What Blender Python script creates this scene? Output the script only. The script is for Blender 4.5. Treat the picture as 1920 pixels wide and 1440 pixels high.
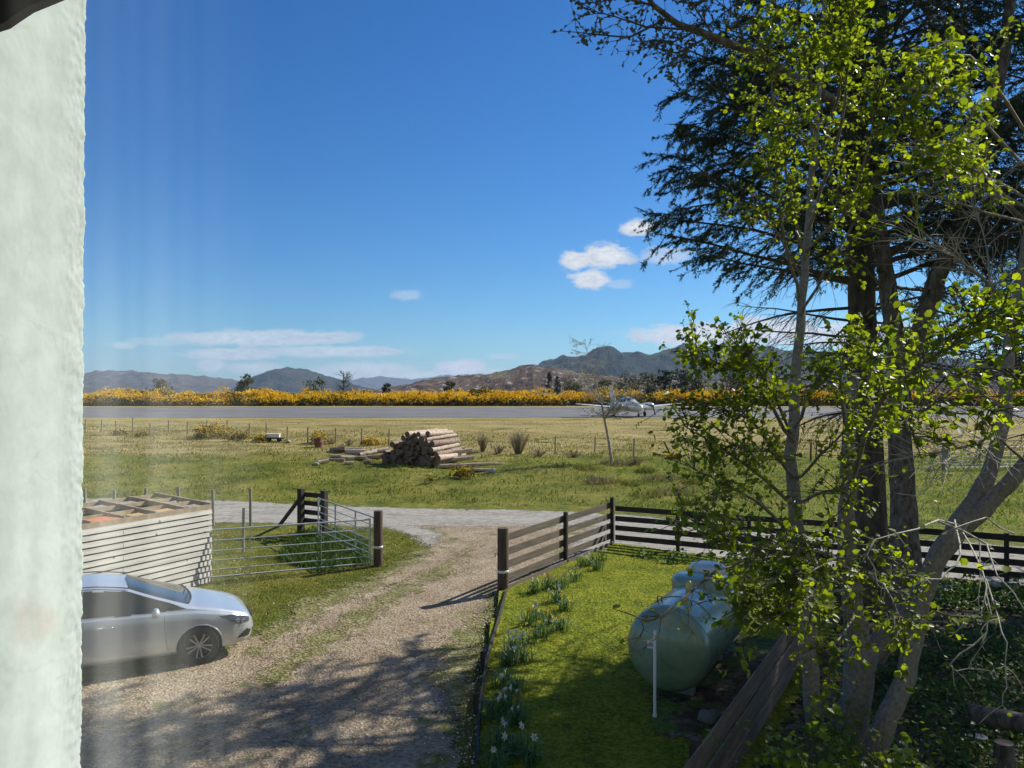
import bpy, math, random
import numpy as np
from mathutils import Vector, Matrix, noise
R = math.radians
for o in list(bpy.data.objects): bpy.data.objects.remove(o)
S = bpy.context.scene
COL = S.collection

# ------------------------------------------------------------------ camera, sky, sun, exposure
CAMZ = 4.5; FPX = 1440.0; PITCH = math.atan2(15, 1440)
cam = bpy.data.cameras.new('camera'); camo = bpy.data.objects.new('camera', cam); COL.objects.link(camo)
camo.location = (0, 0, CAMZ); camo.rotation_euler = (math.pi/2 + PITCH, 0, 0)
cam.sensor_width = 36; cam.lens = 36*FPX/1920; cam.clip_start = 0.02; cam.clip_end = 40000
S.camera = camo
SUN_EL = R(36); SUN_AZ = math.atan2(0.805, 0.59)          # azimuth from +Y towards +X
sd = Vector((math.sin(SUN_AZ)*math.cos(SUN_EL), math.cos(SUN_AZ)*math.cos(SUN_EL), math.sin(SUN_EL)))
sl = bpy.data.lights.new('sun', 'SUN'); sl.energy = 5.0; sl.angle = R(0.53); sl.color = (1, 0.95, 0.86)
slo = bpy.data.objects.new('sun', sl); COL.objects.link(slo); slo.rotation_euler = sd.to_track_quat('Z', 'Y').to_euler()
S.view_settings.view_transform = 'Standard'; S.view_settings.look = 'None'
S.view_settings.exposure = 0.70; S.view_settings.gamma = 1
S.render.resolution_x = 1024; S.render.resolution_y = 768

W = bpy.data.worlds.new("World"); S.world = W; W.use_nodes = True
def world():
    nt = W.node_tree; N = nt.nodes; L = nt.links; N.clear()
    out = N.new('ShaderNodeOutputWorld'); bg = N.new('ShaderNodeBackground'); sky = N.new('ShaderNodeTexSky')
    sky.sky_type = 'NISHITA'; sky.sun_disc = False; sky.sun_elevation = SUN_EL; sky.sun_rotation = SUN_AZ
    sky.altitude = 0; sky.air_density = 1.0; sky.dust_density = 0.1; sky.ozone_density = 3.0
    bg.inputs[1].default_value = 0.074
    geo = N.new('ShaderNodeNewGeometry'); sep = N.new('ShaderNodeSeparateXYZ')
    tc = N.new('ShaderNodeTexCoord'); L.new(tc.outputs['Generated'], sep.inputs[0])
    def m(op, a, b=None, c=None, clamp=False):
        n = N.new('ShaderNodeMath'); n.operation = op; n.use_clamp = clamp
        for i, v in enumerate((a, b, c)):
            if v is None: continue
            if isinstance(v, (int, float)): n.inputs[i].default_value = v
            else: L.new(v, n.inputs[i])
        return n.outputs[0]
    yy = m('MAXIMUM', sep.outputs[1], 0.02)
    u = m('DIVIDE', sep.outputs[0], yy); v = m('DIVIDE', sep.outputs[2], yy)
    cmb = N.new('ShaderNodeCombineXYZ'); L.new(u, cmb.inputs[0]); L.new(m('MULTIPLY', v, 1.9), cmb.inputs[1])
    def nz(scale, det, off):
        mp = N.new('ShaderNodeVectorMath'); mp.operation = 'ADD'; L.new(cmb.outputs[0], mp.inputs[0]); mp.inputs[1].default_value = (off, off*2, 0)
        n = N.new('ShaderNodeTexNoise'); n.inputs['Scale'].default_value = scale; n.inputs['Detail'].default_value = det; n.inputs['Roughness'].default_value = 0.62
        L.new(mp.outputs[0], n.inputs['Vector']); return n.outputs[0]
    n1 = nz(28, 6, 3.1); n2 = nz(85, 5, 7.7)
    pert = m('ADD', m('MULTIPLY', m('SUBTRACT', n1, 0.5), 3.4), m('MULTIPLY', m('SUBTRACT', n2, 0.5), 1.9))
    tot = None
    #  direction of each small cumulus: (across, up) half sizes and strength, as tangents
    clouds = [(1197,427,30,13,.95),(1135,479,44,20,1),(1080,488,24,17,.9),(1108,523,34,16,1),(1250,480,40,16,.45),(1160,533,24,8,.3),
              (1330,628,120,19,1),(1450,620,90,22,1),(1600,628,120,24,.8),
              (500,634,150,14,.62),(620,659,120,10,.6),(440,664,85,10,.62),(396,685,24,11,.55),(480,690,50,9,.55),(232,648,22,7,.4),
              (690,692,80,12,.6),(865,690,45,14,.95),(765,553,28,9,.3),(945,668,28,5,.35),(600,702,110,10,.45),(300,640,60,7,.25),(900,700,90,8,.5),(760,705,140,10,.55)]
    for cx, cy, rx, ry, st in clouds:
        cu = (cx-960)/1440; cv = (735-cy)/1440
        a = m('DIVIDE', m('SUBTRACT', u, cu), rx/1440); b = m('DIVIDE', m('SUBTRACT', v, cv), ry/1440)
        d = m('SQRT', m('ADD', m('MULTIPLY', a, a), m('MULTIPLY', b, b)))
        k = m('SUBTRACT', 1.35, m('ADD', d, m('MULTIPLY', pert, 0.62)))
        k = m('MULTIPLY', m('MULTIPLY', k, 1.9, clamp=True), min(1, st*1.15))
        tot = k if tot is None else m('MAXIMUM', tot, k)
    tot = m('MULTIPLY', tot, m('GREATER_THAN', sep.outputs[1], 0.05))
    # body colour: brighter top, greyer base by noise
    ramp = N.new('ShaderNodeMix'); ramp.data_type = 'RGBA'
    L.new(m('MULTIPLY_ADD', m('ADD', n1, n2), 1.1, -0.65, clamp=True), ramp.inputs[0])
    ramp.inputs[6].default_value = (4.4, 5.0, 6.2, 1); ramp.inputs[7].default_value = (10.5, 10.4, 10.3, 1)
    mix = N.new('ShaderNodeMix'); mix.data_type = 'RGBA'
    L.new(tot, mix.inputs[0]); 
    hs = N.new('ShaderNodeHueSaturation'); hs.inputs['Saturation'].default_value = 1.32; L.new(sky.outputs[0], hs.inputs['Color'])
    tint = N.new('ShaderNodeMix'); tint.data_type='RGBA'; tint.blend_type='MULTIPLY'; tint.inputs[0].default_value = 1; L.new(hs.outputs[0], tint.inputs[6]); tint.inputs[7].default_value = (.50,.84,1.10,1)
    L.new(tint.outputs[2], mix.inputs[6]); L.new(ramp.outputs[2], mix.inputs[7])
    # broken white cloud added in the unseen sky behind, as fill for the shade
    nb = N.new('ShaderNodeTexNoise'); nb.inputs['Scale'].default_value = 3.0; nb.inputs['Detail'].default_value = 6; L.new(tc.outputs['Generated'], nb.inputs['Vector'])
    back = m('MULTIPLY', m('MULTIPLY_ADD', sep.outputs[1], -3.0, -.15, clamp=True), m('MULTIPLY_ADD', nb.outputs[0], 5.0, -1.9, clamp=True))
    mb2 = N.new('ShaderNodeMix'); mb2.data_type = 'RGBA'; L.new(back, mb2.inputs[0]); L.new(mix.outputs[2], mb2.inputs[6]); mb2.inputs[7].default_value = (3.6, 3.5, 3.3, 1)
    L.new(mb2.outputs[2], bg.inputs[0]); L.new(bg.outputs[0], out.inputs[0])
world()

# ------------------------------------------------------------------ helpers
def tag(o, label=None, cat=None, group=None, kind=None):
    if label: o['label'] = label
    if cat: o['category'] = cat
    if group: o['group'] = group
    if kind: o['kind'] = kind
    return o
def empty(name, loc=(0,0,0), rz=0, label=None, cat=None, group=None, parent=None):
    o = bpy.data.objects.new(name, None); COL.objects.link(o); o.location = loc; o.rotation_euler = (0,0,rz)
    o.empty_display_size = 0.2
    if parent: o.parent = parent
    return tag(o, label, cat, group)
def copy_tree(o, parent=None):
    c = o.copy(); COL.objects.link(c)
    if parent: c.parent = parent
    for ch in list(o.children): copy_tree(ch, c)
    return c
def np_mesh(name, V, Fl, sizes, mats, parent=None, smooth=False, mi=None, attrs=None):
    me = bpy.data.meshes.new(name)
    V = np.asarray(V, dtype=np.float32).reshape(-1,3); Fl = np.asarray(Fl, dtype=np.int32).ravel(); sizes = np.asarray(sizes, dtype=np.int32)
    me.vertices.add(len(V)); me.vertices.foreach_set('co', V.ravel())
    me.loops.add(len(Fl)); me.loops.foreach_set('vertex_index', Fl)
    me.polygons.add(len(sizes)); st = np.concatenate(([0], np.cumsum(sizes)[:-1])).astype(np.int32)
    me.polygons.foreach_set('loop_start', st)
    if mi is not None: me.polygons.foreach_set('material_index', np.asarray(mi, dtype=np.int32))
    me.polygons.foreach_set('use_smooth', np.full(len(sizes), bool(smooth)) if not hasattr(smooth,'__len__') else np.asarray(smooth, dtype=bool))
    for m in (mats if isinstance(mats, (list, tuple)) else [mats]): me.materials.append(m)
    if attrs:
        for k, v in attrs.items():
            a = me.attributes.new(k, 'FLOAT', 'POINT'); a.data.foreach_set('value', np.asarray(v, dtype=np.float32))
    me.update(calc_edges=True); me.validate(clean_customdata=False)
    o = bpy.data.objects.new(name, me); COL.objects.link(o)
    if parent: o.parent = parent
    return o
class MB:
    def __init__(s): s.v = []; s.f = []; s.m = []; s.s = []
    def add(s, vs, fs, mi=0, sm=False):
        b = len(s.v); s.v.extend([tuple(v) for v in vs])
        for f in fs: s.f.append([i+b for i in f]); s.m.append(mi); s.s.append(sm)
    def box(s, c, size, rot=None, mi=0, taper=1.0):
        hx, hy, hz = [q/2 for q in size]; vs = []
        for z in (-1,1):
            k = taper if z > 0 else 1
            for x, y in ((-1,-1),(1,-1),(1,1),(-1,1)): vs.append(Vector((x*hx*k, y*hy*k, z*hz)))
        if rot is not None: vs = [rot @ v for v in vs]
        s.add([v+Vector(c) for v in vs], [(0,3,2,1),(4,5,6,7),(0,1,5,4),(1,2,6,5),(2,3,7,6),(3,0,4,7)], mi)
    def beam(s, a, b, w, h, mi=0, up=Vector((0,0,1))):          # rectangular bar from a to b, w across, h along up
        a = Vector(a); b = Vector(b); d = (b-a); ln = d.length; d.normalize()
        x = d.cross(up)
        if x.length < 1e-4: x = Vector((1,0,0))
        x.normalize(); z = x.cross(d).normalized()
        s.box((a+b)/2, (w, ln, h), Matrix((x, d, z)).transposed(), mi)
    def tube(s, pts, rad, n=6, mi=0, cap=True, capmi=None, sm=True):
        pts = [Vector(p) for p in pts]; k = len(pts)
        if not hasattr(rad, '__len__'): rad = [rad]*k
        ref = None; rings = []
        for i, p in enumerate(pts):
            t = (pts[min(i+1,k-1)] - pts[max(i-1,0)])
            if t.length < 1e-9: t = Vector((0,0,1))
            t.normalize()
            if ref is None: ref = t.orthogonal().normalized()
            ref = (ref - t*ref.dot(t))
            if ref.length < 1e-5: ref = t.orthogonal()
            ref.normalize(); bn = t.cross(ref)
            rings.append([p + (ref*math.cos(2*math.pi*j/n) + bn*math.sin(2*math.pi*j/n))*rad[i] for j in range(n)])
        vs = [v for r in rings for v in r]; fs = []
        for i in range(k-1):
            for j in range(n):
                fs.append((i*n+j, i*n+(j+1)%n, (i+1)*n+(j+1)%n, (i+1)*n+j))
        s.add(vs, fs, mi, sm)
        if cap:
            cm = mi if capmi is None else capmi
            s.add(rings[0][::-1], [tuple(range(n))], cm); s.add(rings[-1], [tuple(range(n))], cm)
    def lathe(s, prof, n=24, M=Matrix.Identity(4), mi=0, sm=True):     # prof [(r,z)] about local z
        vs = []; fs = []
        for r, z in prof:
            for j in range(n):
                a = 2*math.pi*j/n; vs.append(M @ Vector((r*math.cos(a), r*math.sin(a), z)))
        for i in range(len(prof)-1):
            for j in range(n): fs.append((i*n+j, i*n+(j+1)%n, (i+1)*n+(j+1)%n, (i+1)*n+j))
        s.add(vs, fs, mi, sm)
    def prism(s, poly, h, M, mi=0):
        n = len(poly); vs = [M @ Vector((x,y,0)) for x,y in poly] + [M @ Vector((x,y,h)) for x,y in poly]
        s.add(vs, [tuple(range(n))[::-1], tuple(range(n,2*n))] + [(i,(i+1)%n,n+(i+1)%n,n+i) for i in range(n)], mi)
    def build(s, name, mats, parent=None):
        return np_mesh(name, s.v, [i for f in s.f for i in f], [len(f) for f in s.f], mats, parent, s.s, s.m)

def bevel(o, w=0.006, seg=2):
    b = o.modifiers.new('bevel', 'BEVEL'); b.width = w; b.segments = seg; b.limit_method = 'ANGLE'; return o

# ---- materials
def new_mat(name):
    m = bpy.data.materials.new(name); m.use_nodes = True; nt = m.node_tree
    return m, nt, nt.nodes, nt.links, nt.nodes['Principled BSDF']
def setin(b, **k):
    for n, v in k.items(): b.inputs[n.replace('_',' ')].default_value = v
def noise_node(N, L, vec, scale, det=4, rough=0.55, dist=0.0):
    n = N.new('ShaderNodeTexNoise'); n.inputs['Scale'].default_value = scale; n.inputs['Detail'].default_value = det
    n.inputs['Roughness'].default_value = rough; n.inputs['Distortion'].default_value = dist
    if vec is not None: L.new(vec, n.inputs['Vector'])
    return n.outputs[0]
def ramp(N, L, fac, stops):
    r = N.new('ShaderNodeValToRGB'); L.new(fac, r.inputs[0]); e = r.color_ramp.elements
    while len(e) < len(stops): e.new(0.5)
    for i, (p, c) in enumerate(stops): e[i].position = p; e[i].color = (c[0], c[1], c[2], 1)
    return r.outputs[0]
def mixc(N, L, fac, a, b, blend='MIX'):
    m = N.new('ShaderNodeMix'); m.data_type = 'RGBA'; m.blend_type = blend
    for i, v in ((0, fac), (6, a), (7, b)):
        if isinstance(v, (int, float)): m.inputs[i].default_value = v
        elif isinstance(v, tuple): m.inputs[i].default_value = (v[0], v[1], v[2], 1)
        else: L.new(v, m.inputs[i])
    return m.outputs[2]
def mth(N, L, op, a, b=None, c=None, clamp=False):
    n = N.new('ShaderNodeMath'); n.operation = op; n.use_clamp = clamp
    for i, v in enumerate((a, b, c)):
        if v is None: continue
        if isinstance(v, (int, float)): n.inputs[i].default_value = v
        else: L.new(v, n.inputs[i])
    return n.outputs[0]
def bump(N, L, b, h, strength, dist):
    n = N.new('ShaderNodeBump'); n.inputs['Strength'].default_value = strength; n.inputs['Distance'].default_value = dist
    L.new(h, n.inputs['Height']); L.new(n.outputs[0], b.inputs['Normal'])
def pm(name, c1, c2=None, scale=8, rough=0.7, bumpd=0.0, metal=0.0, stretch=(1,1,1), spec=0.5, det=4, coat=0, world=False, lo=.35, hi=.65, objrand=0, knots=0):
    m, nt, N, L, b = new_mat(name); setin(b, Roughness=rough, Metallic=metal, Specular_IOR_Level=spec, Coat_Weight=coat)
    c2 = c2 or tuple(x*0.75 for x in c1)
    tc = N.new('ShaderNodeTexCoord'); mp = N.new('ShaderNodeMapping'); mp.inputs['Scale'].default_value = stretch
    if world:
        g = N.new('ShaderNodeNewGeometry'); L.new(g.outputs['Position'], mp.inputs[0])
    else: L.new(tc.outputs['Object'], mp.inputs[0])
    n = noise_node(N, L, mp.outputs[0], scale, det, 0.6)
    cc = ramp(N, L, n, [(lo, c2), (hi, c1)])
    if knots:
        vo = N.new('ShaderNodeTexVoronoi'); vo.inputs['Scale'].default_value = knots; L.new(tc.outputs['Object'], vo.inputs['Vector'])
        cc = mixc(N, L, mth(N, L, 'LESS_THAN', vo.outputs['Distance'], .10), cc, tuple(x*.35 for x in c2))
    if objrand:
        oi = N.new('ShaderNodeObjectInfo'); g2 = N.new('ShaderNodeNewGeometry'); hs = N.new('ShaderNodeHueSaturation')
        L.new(mth(N, L, 'MULTIPLY_ADD', mth(N, L, 'ADD', oi.outputs['Random'], g2.outputs['Random Per Island']), objrand, 1-objrand), hs.inputs['Value']); L.new(cc, hs.inputs['Color']); cc = hs.outputs[0]
    L.new(cc, b.inputs['Base Color'])
    if bumpd: bump(N, L, b, n, 0.7, bumpd)
    return m
def leaf_mat(name, cols, trans=0.5, rough=0.45, scale=1.3, tcol=None, tstr=1.0):
    """foliage: colour varies per clump (noise in space) and light passes through"""
    m, nt, N, L, b = new_mat(name); setin(b, Roughness=rough, Specular_IOR_Level=0.35)
    g = N.new('ShaderNodeNewGeometry')
    n = noise_node(N, L, g.outputs['Position'], scale, 3, 0.7)
    f = mth(N, L, 'ADD', mth(N, L, 'MULTIPLY', n, 0.6), mth(N, L, 'MULTIPLY', g.outputs['Random Per Island'], 0.4))
    k = len(cols); c = ramp(N, L, f, [(0.28+0.44*i/max(1,k-1), cc) for i, cc in enumerate(cols)])
    L.new(c, b.inputs['Base Color'])
    if trans > 0:
        t = N.new('ShaderNodeBsdfTranslucent')
        tc_ = mixc(N, L, 1.0, c, tcol or (1.0, 1.0, 0.55), 'MULTIPLY')
        hs = N.new('ShaderNodeHueSaturation'); hs.inputs['Value'].default_value = tstr; L.new(tc_, hs.inputs['Color'])
        L.new(hs.outputs[0], t.inputs[0])
        mx = N.new('ShaderNodeMixShader'); mx.inputs[0].default_value = trans
        L.new(b.outputs[0], mx.inputs[1]); L.new(t.outputs[0], mx.inputs[2]); L.new(mx.outputs[0], N['Material Output'].inputs[0])
    return m

# ---- terrain
PY = [-50, 0, 27, 32, 42, 48, 58, 69, 75, 105, 125, 300, 1200, 20000]
PZ = [0, 0, 0, 0.08, 0.5, 0.67, 1.32, 2.05, 2.12, 2.5, 2.62, 2.9, 2.9, 2.9]
def G(x, y):
    z = 0
    for k in (-1.5, 0, 1.5): z += float(np.interp(y+k, PY, PZ))/3
    a = max(0, min(1, (y-31)/4))*max(0, min(1, (68-y)/8))
    if a > 0:
        z += a*(0.30*noise.noise(Vector((x*0.22, y*0.30, 0))) + 0.15*noise.noise(Vector((x*0.7, y*0.9, 3))))
    return z
FWD = Vector((0, math.cos(PITCH), math.sin(PITCH))); UP = Vector((0, -math.sin(PITCH), math.cos(PITCH)))
def ray(px, py): return Vector(((px-960)/FPX, 0, 0)) + UP*((720-py)/FPX) + FWD
def P3(px, py, y):                                 # world point on that line of sight at depth y
    d = ray(px, py); return Vector((0,0,CAMZ)) + d*(y/d.y)
def PZt(px, py, z):                                # ... at height z
    d = ray(px, py); return Vector((0,0,CAMZ)) + d*((z-CAMZ)/d.z)
def hit(px, py):                                   # ... on the ground
    d = ray(px, py); t = 4.0; st = 0.25
    while t < 400:
        p = Vector((0,0,CAMZ)) + d*t
        if p.z <= G(p.x, p.y):
            for _ in range(12):
                st *= 0.5; q = Vector((0,0,CAMZ)) + d*t
                t += -st if q.z <= G(q.x, q.y) else st
            return Vector((0,0,CAMZ)) + d*t
        t += st
    return Vector((0,0,CAMZ)) + d*t
def hx(pts): return [tuple(hit(*p)[:2]) for p in pts]

def poly_sd(P, X, Y):                              # signed distance, + inside (numpy)
    P = np.array(P); n = len(P); d = np.full(X.shape, 1e9); ins = np.zeros(X.shape, bool)
    for i in range(n):
        a = P[i]; b = P[(i+1) % n]; e = b-a; wx = X-a[0]; wy = Y-a[1]
        t = np.clip((wx*e[0]+wy*e[1])/max(1e-9, e@e), 0, 1)
        d = np.minimum(d, np.hypot(wx-t*e[0], wy-t*e[1]))
        c = ((a[1] > Y) != (b[1] > Y)); 
        with np.errstate(divide='ignore', invalid='ignore'):
            xi = (b[0]-a[0])*(Y-a[1])/(b[1]-a[1]+1e-12)+a[0]
        ins ^= c & (X < xi)
    return np.where(ins, d, -d)
def sheet(name, poly, off, cell, mat, margin=0.0, zf=None):
    P = np.array(poly); x0, y0 = P.min(0)-margin; x1, y1 = P.max(0)+margin
    nx = int((x1-x0)/cell)+2; ny = int((y1-y0)/cell)+2
    X, Y = np.meshgrid(x0+np.arange(nx)*cell, y0+np.arange(ny)*cell)
    sdv = poly_sd(poly, X, Y); keep = sdv > -cell*1.5
    c = keep[:-1,:-1] & keep[1:,:-1] & keep[:-1,1:] & keep[1:,1:]
    idx = np.arange(nx*ny).reshape(ny, nx)
    q = np.stack([idx[:-1,:-1][c], idx[:-1,1:][c], idx[1:,1:][c], idx[1:,:-1][c]], 1)
    used = np.unique(q); remap = -np.ones(nx*ny, int); remap[used] = np.arange(len(used))
    xs = X.ravel()[used]; ys = Y.ravel()[used]
    f = zf or G
    zs = np.array([f(a, b) for a, b in zip(xs, ys)])+off
    return np_mesh(name, np.stack([xs, ys, zs], 1), remap[q], [4]*len(q), mat, smooth=True, attrs={'edge': sdv.ravel()[used]})

# ---- ground materials
def grass_ground_mat():
    m, nt, N, L, b = new_mat('rough_grass'); setin(b, Roughness=0.95, Specular_IOR_Level=0.1)
    g = N.new('ShaderNodeNewGeometry'); pos = g.outputs['Position']; sp = N.new('ShaderNodeSeparateXYZ'); L.new(pos, sp.inputs[0])
    n1 = noise_node(N, L, pos, 0.35, 5, 0.6); n2 = noise_node(N, L, pos, 3.2, 5, 0.65); n3 = noise_node(N, L, pos, 22, 4, 0.7)
    n = mth(N, L, 'ADD', mth(N, L, 'MULTIPLY', n1, 0.45), mth(N, L, 'ADD', mth(N, L, 'MULTIPLY', n2, 0.35), mth(N, L, 'MULTIPLY', n3, 0.2)))
    green = ramp(N, L, n, [(0.37, (.045,.070,.012)), (0.45, (.13,.155,.022)), (0.54, (.24,.235,.042)), (0.64, (.38,.31,.10))])
    mpv = N.new('ShaderNodeMapping'); mpv.inputs['Scale'].default_value = (0.25, 1, 1); L.new(pos, mpv.inputs[0])
    ns = noise_node(N, L, mpv.outputs[0], 0.8, 5, 0.65)
    field = ramp(N, L, ns, [(0.33, (.19,.17,.05)), (0.45, (.34,.275,.10)), (0.60, (.46,.37,.16))])
    far = ramp(N, L, n2, [(0.3, (.05,.07,.02)), (0.7, (.14,.13,.06))])
    wob = mth(N, L, 'MULTIPLY_ADD', n1, 6, sp.outputs[1])
    f1 = mth(N, L, 'MULTIPLY', mth(N, L, 'SUBTRACT', wob, 48.5), 0.4, clamp=True)
    c = mixc(N, L, f1, green, field)
    f2 = mth(N, L, 'MULTIPLY', mth(N, L, 'SUBTRACT', wob, 112), 0.1, clamp=True)
    c = mixc(N, L, f2, c, far); L.new(c, b.inputs['Base Color'])
    bump(N, L, b, mth(N, L, 'ADD', n2, n3), 0.9, 0.12)
    return m
def patchy(name, stops, scale, fine, bumpd, edge=True, soft=0.5, wob=1.0, weeds=None, rough=0.95, wscale=2.2, weedthr=(.55,.62), stretch=(1,1,1)):
    m, nt, N, L, b = new_mat(name); setin(b, Roughness=rough, Specular_IOR_Level=0.15)
    g = N.new('ShaderNodeNewGeometry'); mp = N.new('ShaderNodeMapping'); mp.inputs['Scale'].default_value = stretch; L.new(g.outputs['Position'], mp.inputs[0]); pos = mp.outputs[0]
    n1 = noise_node(N, L, pos, scale, 5, 0.6); n2 = noise_node(N, L, pos, fine, 3, 0.75)
    vo = N.new('ShaderNodeTexVoronoi'); vo.inputs['Scale'].default_value = fine*0.8; L.new(pos, vo.inputs['Vector'])
    vs = N.new('ShaderNodeSeparateColor'); L.new(vo.outputs['Color'], vs.inputs[0])
    n = mth(N, L, 'ADD', mth(N, L, 'MULTIPLY', n1, 0.42), mth(N, L, 'ADD', mth(N, L, 'MULTIPLY', n2, 0.33), mth(N, L, 'MULTIPLY', vs.outputs[0], 0.25)))
    c = ramp(N, L, n, stops)
    if weeds:
        w = noise_node(N, L, g.outputs['Position'], wscale, 6, 0.7)
        at = N.new('ShaderNodeAttribute'); at.attribute_name = 'edge'
        w2 = mth(N, L, 'SUBTRACT', w, mth(N, L, 'MULTIPLY', mth(N, L, 'MINIMUM', at.outputs['Fac'], 1.2), 0.07))
        wf = ramp(N, L, w2, [(weedthr[0]-.06, (0,0,0)), (weedthr[1]-.06, (1,1,1))])
        wc = ramp(N, L, n2, [(.35, weeds), (.65, tuple(x*1.9 for x in weeds))])
        c = mixc(N, L, wf, c, wc)
    L.new(c, b.inputs['Base Color']); bump(N, L, b, mth(N, L, 'ADD', n2, mth(N, L, 'MULTIPLY', vo.outputs['Distance'], 0.6)), 0.9, bumpd)
    if edge:
        at = N.new('ShaderNodeAttribute'); at.attribute_name = 'edge'
        w = noise_node(N, L, g.outputs['Position'], 1.6, 6, 0.7)
        w3 = noise_node(N, L, g.outputs['Position'], 16, 2, 0.7)
        e = mth(N, L, 'ADD', at.outputs['Fac'], mth(N, L, 'ADD', mth(N, L, 'MULTIPLY', mth(N, L, 'SUBTRACT', w, 0.62), wob), mth(N, L, 'MULTIPLY', mth(N, L, 'SUBTRACT', w3, 0.5), soft)))
        al = mth(N, L, 'GREATER_THAN', e, 0.0)
        L.new(al, b.inputs['Alpha'])
    return m
M = {}
M['ground'] = grass_ground_mat()
M['gravel'] = patchy('gravel', [(.30,(.13,.09,.055)),(.43,(.27,.20,.13)),(.56,(.38,.295,.20)),(.70,(.54,.45,.33))], 1.1, 34, 0.03, weeds=(.10,.115,.03), soft=1.0, wob=1.6, wscale=1.3, weedthr=(.56,.66))
M['track'] = patchy('track_gravel', [(.30,(.17,.15,.125)),(.45,(.29,.265,.23)),(.60,(.39,.36,.32))], 0.9, 20, 0.02, soft=1.0, wob=1.4, weeds=(.11,.12,.04), weedthr=(.62,.70), stretch=(.35,1,1))
M['asphalt'] = patchy('asphalt', [(.35,(.115,.115,.12)),(.5,(.165,.163,.165)),(.65,(.225,.22,.215))], 0.35, 3, 0.004, soft=.6, wob=.8, stretch=(.12,1,1))
M['lawn'] = patchy('mossy_lawn', [(.32,(.06,.095,.008)),(.44,(.15,.19,.012)),(.55,(.26,.28,.020)),(.68,(.36,.34,.045))], 1.6, 26, 0.05, edge=False)
M['soil'] = patchy('bark_soil', [(.30,(.04,.03,.02)),(.46,(.08,.06,.04)),(.58,(.13,.105,.07)),(.70,(.28,.23,.17))], 1.4, 14, 0.06, weeds=(.06,.11,.02), soft=.8, wob=1.4, weedthr=(.52,.60))
M['strip'] = patchy('runway_verge', [(.3,(.12,.12,.045)),(.5,(.20,.19,.08)),(.7,(.27,.245,.12))], 0.5, 3, 0.03)

# ------------------------------------------------------------------ the ground
def ground():
    xs = np.unique(np.concatenate([np.arange(-40,40.1,0.8), np.sign(np.linspace(-1,1,81))*np.abs(np.linspace(-1,1,81))**3*15000]))
    ys = np.unique(np.concatenate([np.arange(-10,130,0.8), 130+np.linspace(0,1,40)**3*15000, -10-np.linspace(0,1,8)**2*400]))
    X, Y = np.meshgrid(xs, ys); Z = np.array([G(a,b) for a,b in zip(X.ravel(), Y.ravel())])
    i = np.arange(len(xs)*len(ys)).reshape(len(ys), len(xs))
    q = np.stack([i[:-1,:-1].ravel(), i[:-1,1:].ravel(), i[1:,1:].ravel(), i[1:,:-1].ravel()], 1)
    o = np_mesh('ground', np.stack([X.ravel(), Y.ravel(), Z], 1), q, [4]*len(q), M['ground'], smooth=True)
    tag(o, kind='structure')
ground()
TRACK = [(-40,33.2),(-25,32.8)] + hx([(400,937),(600,946),(800,953),(950,955),(1050,957),(1200,966),(1400,984),(1650,1003),(1950,1027)]) + [(26,19.5),(26,14)] + hx([(1950,1104),(1600,1070),(1300,1048),(1160,1024),(1060,1058),(930,1110),(800,1030),(730,992),(620,985),(400,980)]) + [(-25,26.8),(-40,27)]
tag(sheet('gravel_track', TRACK, 0.006, 0.3, M['track']), kind='structure')
DRIVE = hx([(1120,985),(1050,1058),(945,1114),(928,1180),(908,1250),(896,1330),(886,1440)]) + [(-0.45,7),(-0.45,1),(-12,1),(-12,10)] + hx([(150,1275),(330,1240),(480,1185),(560,1130),(690,1082),(790,1030),(815,1000),(760,985)])
tag(sheet('gravel_driveway', DRIVE, 0.012, 0.2, M['gravel']), kind='structure')
MED = hx([(915,1022),(880,1022),(790,1072),(700,1115),(560,1195),(430,1300),(520,1300),(660,1195),(770,1125),(850,1075)])
M['dverge'] = patchy('drive_verge', [(.30,(.09,.10,.025)),(.45,(.17,.17,.05)),(.58,(.28,.25,.11)),(.70,(.42,.36,.24))], 1.5, 26, .04, soft=1.6, wob=2.2)
DE2 = hx([(945,1120),(880,1150),(830,1190),(790,1250),(800,1320),(850,1380),(888,1420),(900,1330),(910,1250),(930,1180)])
LV = hx([(715,1070),(770,1030),(830,1012),(800,1050),(735,1095),(640,1140),(560,1190),(490,1235),(440,1250),(470,1190),(540,1130)])
tag(sheet('drive_verge', MED, 0.018, 0.15, M['dverge']), kind='structure'); tag(sheet('drive_verge', DE2, 0.018, 0.12, M['dverge']), kind='structure'); tag(sheet('drive_verge', LV, 0.018, 0.12, M['dverge']), kind='structure')
tag(sheet('runway', [(-200,73.5),(-200,104),(120,104),(120,71),(20,71.5)], 0.01, 1.0, M['asphalt']), kind='structure')
LAWN = [tuple(PZt(x, y, .1)[:2]) for x, y in [(951,1107),(1060,1056),(1147,1018),(1300,1040),(1520,1062)]] + [(6.4,15.2),(3.7,10.6),(0.9,5.9),(-.4,5.5)] + [tuple(PZt(x, y, .1)[:2]) for x, y in [(898,1440),(912,1250),(932,1180)]]
def lawnz(x, y): return 0.10 + 0.03*noise.noise(Vector((x*.6, y*.6, 1))) + .012*noise.noise(Vector((x*3, y*3, 5)))
tag(sheet('lawn', LAWN, 0.0, 0.12, M['lawn'], zf=lawnz), kind='structure')
SOIL = [(2.0,9.6),(2.75,9.9),(3.9,12.0),(5.2,14.0),(6.3,16.6),(8,17.6),(12,17.2),(22,13.5),(22,2),(1.2,2),(.9,5.8),(1.6,7.2),(2.9,9.2)]
tag(sheet('soil_bed', [(x,y) for x,y in SOIL], 0.02, 0.2, M['soil']), kind='structure')
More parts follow.
